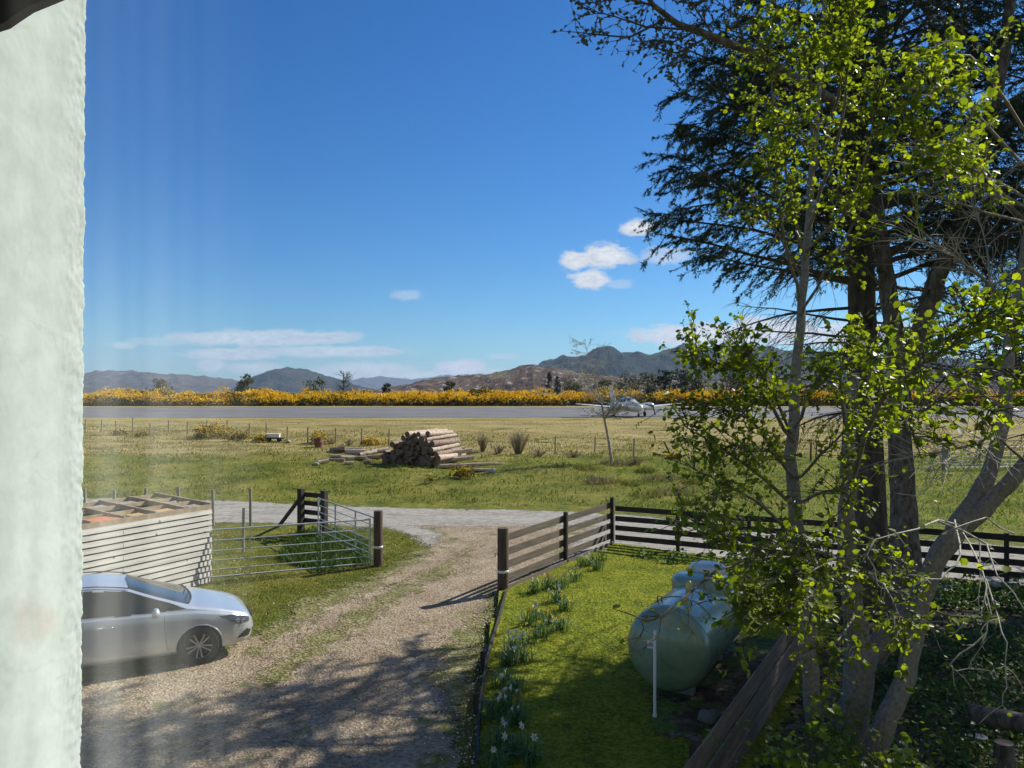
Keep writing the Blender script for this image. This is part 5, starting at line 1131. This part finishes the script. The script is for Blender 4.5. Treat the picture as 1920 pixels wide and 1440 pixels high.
def broadleaf(name, label, stems, sprays, seed, barkmat, leafsize=.062, leafmat=None, twigmat=None, group=None, bare=()):
    """stems/sprays: lists of (points [(px,py,depth)], radii); every leaf hangs on a modelled twig"""
    rnd = random.Random(seed); W3 = [[P3(*p) for p in pts] for pts,_ in stems]; base = Vector((W3[0][0].x, W3[0][0].y, 0)); root = empty(name, base, 0, label, 'tree', group)
    for pts,(_,rad) in zip(W3, stems):
        mb = MB(); q = []; rr = []
        for i in range(len(pts)-1):
            for k in range(4):
                t = k/4; p0=pts[max(i-1,0)];p1=pts[i];p2=pts[i+1];p3=pts[min(i+2,len(pts)-1)]
                q.append(.5*((2*p1)+(p2-p0)*t+(2*p0-5*p1+4*p2-p3)*t*t+(3*p1-p0-3*p2+p3)*t**3)-base+Vector((rnd.gauss(0,.01),rnd.gauss(0,.01),0))); rr.append((rad[i]*(1-t)+rad[i+1]*t)*rnd.uniform(.93,1.07))
        q.append(pts[-1]-base); rr.append(rad[-1]); mb.tube(q, rr, 12, cap=True); mb.build('trunk', [barkmat], root)
    bm_ = MB(); tw = MB(); lp = []; la = []
    for sp_ in sprays:
        pts, r0, tl, nt, nleaf = sp_[:5]; up = sp_[5] if len(sp_) > 5 else .03
        pts = [P3(*p)-base for p in pts]; q = []
        for i in range(len(pts)-1):
            for k in range(3):
                t = k/3; p0=pts[max(i-1,0)];p1=pts[i];p2=pts[i+1];p3=pts[min(i+2,len(pts)-1)]
                q.append(.5*((2*p1)+(p2-p0)*t+(2*p0-5*p1+4*p2-p3)*t*t+(3*p1-p0-3*p2+p3)*t**3)+Vector((rnd.gauss(0,.012),rnd.gauss(0,.012),rnd.gauss(0,.012))))
        q.append(pts[-1]); n = len(q); bm_.tube(q,[r0*(1-.85*i/(n-1)) for i in range(n)],6,cap=False)
        for j in range(nt):
            u = rnd.uniform(.22,1.0)*(n-1); i = min(n-2,int(u)); p = q[i].lerp(q[i+1],u-i); ax = (q[i+1]-q[i]).normalized()
            d = ax*rnd.uniform(.3,1)+Vector((rnd.gauss(0,.6),rnd.gauss(0,.6),rnd.gauss(0,.45)+up)); l = tl*rnd.uniform(.4,1.15)
            w = walk(p,d,l,4,rnd,.16,up*.6); tw.tube(w,[.0065,.005,.004,.003,.002],4,cap=False)
            for g in range(3):
                k = rnd.randrange(1,4); w2 = walk(w[k],(w[k+1]-w[k]).normalized()+Vector((rnd.gauss(0,.6),rnd.gauss(0,.6),rnd.gauss(0,.4))),l*rnd.uniform(.25,.6),2,rnd,.2,up*.5); tw.tube(w2,[.004,.003,.0015],3,cap=False)
                if nleaf:
                    for m_ in range(int(nleaf/4.2)):
                        tip = w2[-1]; lp.append(tip+Vector((rnd.gauss(0,.022),rnd.gauss(0,.022),rnd.gauss(0,.018)))); la.append((w2[-1]-w2[0]).normalized()*.5+Vector((rnd.gauss(.15,.6),rnd.gauss(0,.6),rnd.gauss(-.15,.4))))
                for m_ in range(nleaf//5):
                    v = rnd.uniform(.1,1)*2; ii=min(1,int(v)); lp.append(w2[ii].lerp(w2[ii+1],v-ii)); dd=(w2[ii+1]-w2[ii]).normalized(); la.append(dd*.6+Vector((rnd.gauss(.15,.5),rnd.gauss(0,.5),rnd.gauss(-.25,.35))))
            for m_ in range(nleaf-nleaf//3*2):
                v = rnd.uniform(.15,1)*4; ii=min(3,int(v)); lp.append(w[ii].lerp(w[ii+1],v-ii)); dd=(w[ii+1]-w[ii]).normalized(); la.append(dd*.6+Vector((rnd.gauss(.15,.5),rnd.gauss(0,.5),rnd.gauss(-.25,.35))))
    for pts, r0 in bare:
        pts = [P3(*p)-base for p in pts]; q = [pts[0]]
        for a_,b_ in zip(pts[:-1],pts[1:]): q.append((a_+b_)/2+Vector((rnd.gauss(0,.012),0,rnd.gauss(0,.012)))); q.append(b_)
        bm_ if False else None; n = len(q); tw.tube(q,[r0*(1-.7*i/(n-1)) for i in range(n)],6,cap=False)
        for j in range(n): 
            k=rnd.randrange(1,n); w = walk(q[k],(q[k]-q[k-1]).normalized()+Vector((rnd.gauss(0,.6),rnd.gauss(0,.6),rnd.gauss(0,.5))),rnd.uniform(.06,.2),2,rnd,.2,0); tw.tube(w,[r0*.4,r0*.3,r0*.15],4,cap=False)
            if rnd.random()<.4: lp.append(w[-1]); la.append(Vector((rnd.gauss(0,.5),rnd.gauss(0,.5),.4)))
    if sprays: bm_.build('branches', [barkmat], root)
    if tw.v: tw.build('twigs', [twigmat or M['twig']], root)
    if lp: leaf_mesh('leaves', [tuple(v) for v in lp], [tuple(v) for v in la], leafsize, leafmat or M['leafA'], root, seed, .85)
    print(name, len(lp))
    return root
exec_sprays = None
GB = 'leafy broadleaf trees in the right foreground'
# thin pale stem, carries the left curtain of leaves
A_st = [([(1540,1462,8.9),(1524,1320,8.8),(1512,1200,8.7),(1500,1080,8.6),(1490,950,8.5),(1486,820,8.5),(1497,650,8.8),(1510,480,9.2),(1524,300,9.6),(1540,120,9.9),(1550,-60,10.1)],[.12,.098,.09,.082,.07,.062,.055,.045,.038,.03,.02])]
A_sp = [
 ([(1510,500,9.2),(1475,330,8.2),(1450,190,7.4),(1436,90,7.0)],.022,.5,34,16), ([(1515,430,9.3),(1560,300,8.2),(1590,140,7.4),(1600,-10,7.0)],.024,.5,42,18),
 ([(1524,300,9.6),(1520,190,8.2),(1500,70,7.4),(1500,0,7)],.02,.45,30,16), ([(1500,560,9),(1470,440,8),(1455,360,7.4),(1440,320,7)],.02,.5,24,13),
 ([(1512,470,9.2),(1580,400,8.2),(1620,300,7.5),(1645,200,7.2)],.022,.5,30,15), ([(1500,600,9),(1550,500,8),(1600,420,7.4),(1620,360,7)],.02,.5,22,12),
 ([(1524,300,9.6),(1490,250,8.8),(1450,230,8.2),(1430,220,8)],.018,.45,16,9), ([(1505,520,9.2),(1460,440,8.5),(1420,400,8),(1390,380,7.8)],.018,.5,18,9),
 ([(1524,320,9.6),(1570,180,8.2),(1560,60,7.4),(1555,-30,7)],.022,.5,34,16),
 ([(1490,900,8.5),(1420,800,7.5),(1360,770,7.1),(1310,765,6.9)],.024,.5,30,13), ([(1488,830,8.5),(1420,730,7.5),(1355,685,7.0),(1305,660,6.8)],.024,.42,38,17,.08),
 ([(1490,950,8.5),(1410,880,7.5),(1335,830,7.1),(1285,800,6.9)],.022,.5,26,11), ([(1490,1000,8.5),(1420,940,7.4),(1350,905,7),(1300,880,6.8)],.02,.5,22,9),
 ([(1488,820,8.5),(1450,740,7.2),(1420,690,6.7),(1400,668,6.5)],.02,.42,28,15,.08), ([(1495,1040,8.5),(1420,1010,7.4),(1340,985,7),(1290,965,6.8)],.02,.5,18,8),
 ([(1488,800,8.5),(1530,720,7.2),(1570,690,6.6),(1600,680,6.4)],.02,.42,24,14,.08), ([(1490,900,8.5),(1540,850,7.4),(1590,800,6.8),(1620,770,6.5)],.02,.5,22,11),
 ([(1490,940,8.5),(1530,930,7.4),(1570,920,6.9),(1610,930,6.7)],.02,.5,18,9), ([(1490,860,8.5),(1440,850,7.4),(1390,840,7),(1350,850,6.8)],.02,.5,22,10),
 ([(1495,980,8.5),(1450,1020,7.2),(1400,1020,6.5),(1350,1000,6.2)],.02,.5,22,10),
]
A_bare = [([(1440,1045,6.2),(1345,1068,5.8),(1290,1115,5.4),(1240,1155,5.2),(1205,1162,5.1),(1172,1148,5.05)],.011), ([(1240,1155,5.2),(1204,1165,5.1),(1200,1195,5.05),(1150,1218,5)],.006), ([(1290,1115,5.4),(1240,1160,5.2),(1222,1200,5.1),(1202,1232,5.0)],.007), ([(1320,1078,5.6),(1350,1095,5.5),(1372,1082,5.45)],.006),([(1300,1110,5.4),(1290,1140,5.3),(1290,1172,5.25),(1297,1183,5.2)],.005)]
broadleaf('broadleaf_tree','slender pale stemmed tree whose leafy branches hang left over the field and tank',A_st,A_sp,21,M['palebark'],.048,group=GB,bare=A_bare)
# thick forked stem with the near, large lit leaves and the low dark sprays
B_st = [([(1592,1500,9.2),(1600,1340,9.2),(1612,1235,9.2),(1600,1150,9.1),(1590,1050,9.0),(1588,950,8.9),(1592,820,8.9),(1600,700,9)],[.22,.185,.175,.12,.10,.09,.075,.06]), ([(1612,1240,9.2),(1665,1185,9.3),(1715,1120,9.4),(1748,1060,9.5)],[.15,.115,.10,.085])]
B_sp = [
 ([(1590,960,8.8),(1610,850,6.8),(1650,760,5.7),(1720,690,5.1),(1810,640,4.8),(1905,612,4.6)],.024,0.41,37,10,.05), ([(1650,780,5.9),(1740,765,5.3),(1830,778,5.0),(1885,768,4.8)],.014,0.30,17,9,0),
 ([(1720,690,5.1),(1770,640,4.9),(1840,590,4.7),(1910,600,4.6)],.012,0.37,22,10,.05), ([(1592,850,8.5),(1575,740,6.8),(1580,680,6.2),(1590,650,6)],.02,0.40,17,9,.08), ([(1640,790,6),(1625,710,5.6),(1650,650,5.3)],.014,0.34,15,9,.08),
 ([(1720,700,5.2),(1800,700,5),(1870,690,4.8),(1930,680,4.7)],.012,0.37,20,9,.02), ([(1690,730,5.5),(1700,800,5.3),(1740,830,5.1),(1790,830,5)],.012,0.34,11,6,0),
 ([(1595,1100,8.6),(1520,1070,7),(1450,1090,6.1),(1405,1135,5.8)],.022,0.48,37,13,-.03), ([(1590,1060,8.6),(1520,1030,7),(1440,1025,6.3),(1370,1015,6)],.022,0.48,28,11,-.02),
 ([(1600,1090,8.6),(1630,1080,7),(1660,1110,6.3),(1690,1160,6)],.02,0.44,28,10,-.03), ([(1595,1110,8.6),(1540,1110,7),(1480,1140,6.2),(1430,1175,6)],.02,0.46,25,10,-.04), ([(1590,1040,8.6),(1560,1050,7),(1530,1065,6.4),(1500,1090,6.2)],.02,0.46,28,12,-.02),
 ([(1600,1120,8.6),(1600,1160,7.2),(1570,1200,6.5),(1560,1240,6.3)],.016,0.37,13,7,-.05), ([(1610,1060,8.6),(1650,1040,7.4),(1700,1070,6.8)],.016,0.39,13,7,-.03),
]
broadleaf('broadleaf_tree','thick forked tree in the centre of the foreground trunks with large lit lime leaves',B_st,B_sp,22,M['palebark'],.052,group=GB)
# leaning tree with the two limbs leaving at the right edge
C_st = [([(1618,1480,8.7),(1655,1370,8.7),(1698,1270,8.8),(1722,1160,8.9),(1752,1060,9.0),(1800,985,9.1),(1850,890,9.3),(1880,780,9.5),(1903,600,9.9),(1935,400,10.3),(1970,200,10.7)],[.14,.12,.105,.10,.115,.125,.09,.085,.075,.065,.05]), ([(1795,1000,9.1),(1860,940,9.0),(1925,870,8.9),(2010,770,8.8),(2100,640,8.8)],[.105,.095,.085,.08,.07]), ([(1750,1075,9.1),(1700,1150,9.4),(1650,1240,9.8)],[.08,.06,.05])]
C_sp = [([(1903,600,9.9),(1840,520,9.6),(1780,470,9.4),(1720,450,9.2)],.03,.9,34,0), ([(1935,420,10.3),(1860,360,9.8),(1790,330,9.4),(1740,310,9)],.03,.9,34,1), ([(1880,760,9.5),(1810,720,9.6),(1740,700,9.6),(1700,720,9.5)],.03,.9,30,0), ([(1880,800,9.5),(1830,830,9.3),(1760,850,9.2),(1700,860,9)],.028,.8,26,0), ([(1903,640,9.9),(1860,560,10.5),(1850,460,11),(1820,380,11.3)],.03,.9,30,0),
 ([(1945,350,10.3),(1850,230,8.6),(1780,170,7.8),(1700,170,7.3)],.024,.5,26,13), ([(1945,380,10.3),(1850,330,8.6),(1780,290,7.8),(1730,290,7.3)],.024,.5,26,13), ([(1950,300,10.3),(1850,140,8.6),(1800,100,7.8),(1740,90,7.3)],.024,.45,20,13), ([(1945,400,10.3),(1820,330,8.6),(1750,270,7.8),(1680,230,7.5)],.022,.5,26,13),([(1940,420,10.3),(1850,400,8.8),(1760,370,8.2),(1680,360,7.9)],.022,.5,16,7), ([(1925,870,8.9),(1870,820,8.2),(1820,840,7.8),(1760,870,7.5)],.02,.7,18,0)]
C_bare = [([(1800,985,8.9),(1760,975,7),(1720,992,6.2),(1640,1012,5.9)],.013), ([(1790,975,7.5),(1800,1020,6),(1792,1060,5.7),(1765,1086,5.6),(1735,1084,5.5),(1705,1078,5.5)],.009), ([(1640,1012,5.9),(1625,1040,5.8),(1645,1095,5.7),(1652,1115,5.7)],.007), ([(1760,978,7),(1850,1020,6),(1870,1080,5.5),(1925,1150,5.2)],.010), ([(1800,990,8.6),(1838,1060,6),(1850,1100,5.6),(1840,1150,5.4),(1812,1164,5.4)],.008), ([(1848,1085,5.7),(1858,1150,5.4),(1850,1185,5.3),(1800,1225,5.2),(1780,1245,5.2),(1795,1258,5.2),(1822,1238,5.2),(1848,1192,5.25)],.007), ([(1850,1090,5.6),(1872,1160,5.2),(1888,1205,5.0),(1888,1290,4.9),(1880,1322,4.9),(1852,1342,4.9)],.0065), ([(1900,1000,7),(1850,970,6.2),(1790,990,6),(1740,940,6)],.008), ([(1838,1010,6.2),(1838,1090,5.8),(1836,1150,5.6)],.006)]
broadleaf('broadleaf_tree','leaning mottled tree that forks towards the right edge with pale drooping twigs',C_st,C_sp,23,M['palebark'],.062,group=GB,twigmat=M['ptwig'],bare=C_bare)
# tall rough tree behind with two upright limbs, mostly bare
D_st = [([(1702,1135,14),(1697,1000,14),(1688,850,14),(1684,690,14),(1668,560,14),(1652,450,14),(1640,300,14.2),(1650,150,14.5),(1655,-40,15)],[.30,.23,.21,.20,.15,.13,.11,.09,.07]), ([(1686,740,14),(1722,640,13.8),(1758,520,13.6),(1800,415,13.5),(1845,280,13.5),(1880,120,13.5),(1900,-40,13.6)],[.16,.17,.16,.15,.12,.10,.08])]
D_sp = [([(1760,520,13.6),(1820,470,13.3),(1880,440,13),(1950,430,13)],.04,1.2,40,0), ([(1725,640,13.8),(1800,600,13.5),(1860,560,13.3),(1930,540,13)],.04,1.2,40,0), ([(1800,415,13.5),(1740,330,13.3),(1700,260,13)],.035,1.1,30,0), ([(1845,280,13.5),(1900,230,13.2),(1960,200,13)],.035,1.1,26,2), ([(1668,560,14),(1620,500,13.6),(1560,470,13.4)],.035,1.1,26,0), ([(1655,450,14),(1720,400,14),(1770,380,14)],.035,1.1,28,0), ([(1684,690,14),(1760,670,13.8),(1830,640,13.5),(1900,620,13)],.035,1.2,34,0), ([(1880,120,13.5),(1800,60,13.2),(1740,30,13)],.035,1.1,24,2),([(1688,820,14),(1740,760,13.6),(1800,740,13.4)],.03,1.0,26,0)]
broadleaf('broadleaf_tree','tall rough barked bare tree with two upright limbs right of the thick spruce',D_st,D_sp,24,M['trunkbark'],.05,M['budleaf'],group='bare limbed trees behind')
# high limb reaching over to the top left, with opening buds
T_st = [([(1640,220,13),(1560,190,12),(1480,140,11),(1420,105,10.5),(1340,70,10.2),(1270,45,10),(1225,10,9.9),(1190,-40,9.8)],[.10,.09,.075,.065,.05,.04,.032,.02])]
def topleft_limb():
    # grows from the tall rough tree: added to it as one more limb with its own twigs and buds
    root = [o for o in bpy.data.objects if o.name.startswith('broadleaf_tree') and o.get('label','').startswith('tall rough')][0]
    base = root.location; rnd = random.Random(31); mb = MB(); pts = [P3(*p)-base for p in T_st[0][0]]; mb.tube(pts, T_st[0][1], 9, cap=False); mb.build('limb',[M['trunkbark']],root)
    tw = MB(); lp=[];la=[]
    lines = [[(1290,55,10),(1210,50,9.9),(1150,30,9.8),(1090,15,9.8)],[(1250,35,9.9),(1180,70,9.8),(1120,65,9.8),(1080,60,9.8)],[(1330,68,10.1),(1270,100,10),(1230,90,9.9),(1200,80,9.9)],[(1225,10,9.9),(1170,-5,9.8),(1110,5,9.8)],[(1400,95,10.4),(1380,30,10.2),(1330,-10,10)],[(1340,70,10.2),(1300,10,10),(1260,-30,10)],[(1300,60,10),(1260,80,9.8),(1250,130,9.7)],[(1480,140,11),(1460,40,10.6),(1440,-30,10.4)]]
    for ln in lines:
        q=[P3(*p)-base for p in ln]; tw.tube(q,[.018-.014*i/(len(q)-1) for i in range(len(q))],5,cap=False)
        for j in range(26):
            i=rnd.randrange(len(q)-1); p=q[i].lerp(q[i+1],rnd.random()); d=(q[i+1]-q[i]).normalized()*.7+Vector((rnd.gauss(0,.6),rnd.gauss(0,.6),rnd.gauss(0,.6))); w=walk(p,d,rnd.uniform(.15,.45),3,rnd,.25,.02); tw.tube(w,[.006,.005,.004,.002],4,cap=False)
            for v in w[1:]:
                for _ in range(3): lp.append(v); la.append(Vector((rnd.gauss(0,1),rnd.gauss(0,1),rnd.gauss(0,1))))
    tw.build('limb_twigs',[M['twig']],root); leaf_mesh('buds',lp,la,.045,M['budleaf'],root,5)
topleft_limb()

# low leafy shoots at the foot of the trunks
def low_sprays():
    rnd = random.Random(41)
    for (px,py,dp,n,lb) in ((1500,1420,7.2,60,'leafy green shoots left of the thin pale stem foot at the bottom'),(1600,1425,7.6,55,'leafy green shoots in front of the forked trunk foot'),(1690,1430,7.2,60,'leafy green shoots right of the leaning trunk foot at the bottom'),(1560,1330,8.2,26,'small leafy shoots between the two foreground trunks'),(1300,1047,19.5,0,'')):
        if not n: continue
        c = P3(px,py,dp); mb = MB(); lp=[];la=[]
        g = Vector((c.x,c.y,0.02))
        for i in range(n):
            e = c+Vector((rnd.gauss(0,.28),rnd.gauss(0,.25),rnd.gauss(.05,.13))); s = g+Vector((rnd.gauss(0,.08),rnd.gauss(0,.08),0)); m_ = s.lerp(e,.5)+Vector((0,0,.08)); mb.tube([s-g,m_-g,e-g],[.006,.004,.002],4,cap=False)
            for k in range(10): v = m_.lerp(e,rnd.random())-g; lp.append(v+Vector((rnd.gauss(0,.04),rnd.gauss(0,.04),rnd.gauss(0,.02)))); la.append(Vector((rnd.gauss(0,1),rnd.gauss(0,1),rnd.gauss(0,.3))))
        root = empty('sapling_shoots', g, 0, lb, 'shoots', 'low leafy shoots'); mb.build('stems',[M['twig']],root); leaf_mesh('leaves',[tuple(v) for v in lp],[tuple(v) for v in la],.07,M['leafA'],root,41+px,.85)
low_sprays()

# ---- daffodils
def daffodils():
    wh = pm('white_petals',(.80,.80,.70),None,5,.6); ye = pm('yellow_petals',(.80,.58,.02),None,5,.6); cr = pm('cream_petals',(.82,.74,.40),None,5,.6); og = pm('yellow_trumpet',(.82,.55,.03),None,5,.6)
    gm = leaf_mat('daffodil_leaves', [(.04,.10,.035),(.075,.16,.05),(.13,.23,.08)], .3, .45, 5)
    rnd = random.Random(15)
    cl = [(1128,1052,'w',3,'at the corner post'),(1108,1060,'w',2,'second from the corner post'),(1088,1062,'w',2,'against the middle fence post'),(1078,1090,'w',4,'with pale flowers below the middle fence post'),(1052,1102,'c',6,'with the most cream flowers beside the fence'),(1028,1104,'c',5,'with cream flowers nearest the round post'),(1003,1112,'w',4,'with a tall white flower by the round post'),(1044,1128,'w',4,'in the centre of the lawn border'),
          (1062,1142,'y',2,'with a lone yellow flower facing the lawn'),(1030,1170,'y',6,'with the brightest yellow flowers'),(1054,1180,'y',2,'with the lowest bright yellow flower'),(1006,1160,'w',4,'with many leaves above the yellow group'),(990,1172,'y',3,'with small yellow flowers at the edging'),(1018,1195,'w',2,'of leaves below the yellow group'),(990,1206,'y',3,'with yellow flowers at the shadow edge'),(960,1222,'w',6,'with white flowers halfway down the edging'),(952,1245,'w',5,'with white flowers just below halfway'),(982,1240,'w',1,'of leaves halfway down, lawn side'),
          (944,1285,'w',1,'in shade between the white groups'),(968,1300,'w',1,'of shaded leaves, lawn side'),(922,1348,'w',3,'with white flowers low at the edging'),(947,1335,'w',3,'with one white flower low in the shade'),(968,1360,'w',2,'of long leaves low in the shade'),(935,1400,'w',2,'near the bottom of the edging'),(965,1415,'w',2,'of long leaves near the bottom edge'),(995,1432,'w',1,'of leaves at the very bottom'),(925,1440,'w',1,'in the bottom corner of the border'),(1120,1068,'y',1,'with one yellow flower under the corner')]
    cn = {'w':'white','c':'cream','y':'yellow'}
    for px,py,c,nf,lb in cl:
        p = PZt(px,py,.1); p.z = lawnz(p.x,p.y)-.01; root = empty('daffodil_clump', p, rnd.uniform(0,6), f'clump of {cn[c]} daffodils {lb}' if nf>2 else f'sparse daffodil clump {lb}', 'daffodils', 'daffodil clumps in the lawn border'); V=[];F=[]
        for i in range(rnd.randint(38,60)):
            a=rnd.uniform(0,6.28); r=rnd.uniform(0,.17); h=rnd.uniform(.14,.27); b=Vector((math.cos(a)*r,math.sin(a)*r,0)); a2=rnd.uniform(0,6.28); o=Vector((math.cos(a2),math.sin(a2),0)); s=Vector((-o.y,o.x,0))*.007; bend=rnd.uniform(.02,.22)
            k=len(V); m1=b+Vector((0,0,h*.55))+o*bend*.3; m2=b+Vector((0,0,h*.92))+o*bend*.8; t=b+Vector((0,0,h*(1-bend*1.2)))+o*bend*1.7
            V+= [b-s,b+s,m1+s,m1-s,m2+s*.8,m2-s*.8,t]; F += [(k,k+1,k+2,k+3),(k+3,k+2,k+4,k+5),(k+5,k+4,k+6)]
        np_mesh('leaves',V,[i for f in F for i in f],[len(f) for f in F],gm,root)
        for i in range(nf):
            a=rnd.uniform(0,6.28); b=Vector((math.cos(a)*rnd.uniform(0,.22),math.sin(a)*rnd.uniform(0,.22),0)); h=rnd.uniform(.25,.33); top=b+Vector((rnd.uniform(-.03,.03),rnd.uniform(-.03,.03),h)); f=MB()
            f.tube([b,top],[.004,.004],4,mi=2); d=Vector((rnd.uniform(-1,1),rnd.uniform(-1,.2),rnd.uniform(.0,.5))).normalized(); q=d.to_track_quat('Z','Y').to_matrix().to_4x4(); Mt=Matrix.Translation(top)@q; R_=.052*rnd.uniform(.85,1.2)
            for k in range(6):
                an=k*math.pi/3; vs=[Mt@Vector((r*math.cos(an+t),r*math.sin(an+t),z)) for r,t,z in ((.006,0,0),(R_*.6,.42,.008),(R_,0,.004),(R_*.6,-.42,.008))]; f.add(vs,[(0,1,2,3)],0)
            f.lathe([(.010,0),(.014,.018),(.020,.028)],8,Mt,1); f.build('flower',[{'w':wh,'c':cr,'y':ye}[c],og if c!='w' else wh,gm],root)
daffodils()
# small white daisies and stones scattered on the drive and verge: nobody could count them
def specks(name, poly, n, s, mat, rs, zf=G):
    rng=np.random.default_rng(rs); P=np.array(poly); x0,y0=P.min(0); x1,y1=P.max(0); X=rng.uniform(x0,x1,n*3); Y=rng.uniform(y0,y1,n*3); ok=poly_sd(poly,X,Y)>0; X=X[ok][:n]; Y=Y[ok][:n]; n=len(X); Z=np.array([zf(a,b) for a,b in zip(X,Y)])
    c=np.stack([X,Y,Z],1); r=(s*rng.uniform(.4,1.5,n))[:,None,None]; base=np.array([(1,0,0),(.3,.95,0),(-.8,.6,0),(-.8,-.6,0),(.3,-.95,0),(0,0,.7)]); a=rng.uniform(0,6.28,n); ca,sa=np.cos(a),np.sin(a)
    B_=np.stack([base[None,:,0]*ca[:,None]-base[None,:,1]*sa[:,None]*.7, base[None,:,0]*sa[:,None]+base[None,:,1]*ca[:,None]*.7, np.repeat(base[None,:,2],n,0)],2); V=c[:,None,:]+B_*r; b=np.arange(n)[:,None]*6
    F=(b+np.array([[0,1,5,1,2,5,2,3,5,3,4,5,4,0,5]])); return tag(np_mesh(name,V.reshape(-1,3),F,[3]*(5*n),mat,smooth=False),kind='stuff')
specks('driveway_stones', DRIVE, 16000, .013, pm('drive_stone',(.50,.46,.40),(.18,.16,.14),2,.9,world=True,lo=.4,hi=.6), 51, lambda x,y:.012)
specks('track_stones', TRACK, 9000, .02, pm('track_stone',(.50,.48,.45),(.22,.21,.2),2,.9,world=True), 52)
dz = pm('daisy_white',(.85,.85,.80),None,5,.6)
specks('daisies', VERGE, 130, .016, dz, 53, lambda x,y:.05); specks('daisies', DE, 150, .013, dz, 54, lambda x,y:.04)
specks('daisies', hx([(700,1300),(890,1150),(930,1120),(905,1250),(890,1440),(820,1440)]), 170, .012, dz, 55, lambda x,y:.03)

# ---- the air: distance fades to blue
def haze():
    m = bpy.data.materials.new('haze'); m.use_nodes = True; nt = m.node_tree; nt.nodes.remove(nt.nodes['Principled BSDF'])
    v = nt.nodes.new('ShaderNodeVolumePrincipled'); v.inputs['Color'].default_value = (.55,.72,1,1); v.inputs['Density'].default_value = HAZE; v.inputs['Anisotropy'].default_value = .2
    nt.links.new(v.outputs[0], nt.nodes['Material Output'].inputs['Volume'])
    mb = MB(); mb.box((0, 4900, 210), (21000, 11500, 424)); o = mb.build('haze', [m]); o['kind'] = 'stuff'
HAZE = 7.5e-5
haze()
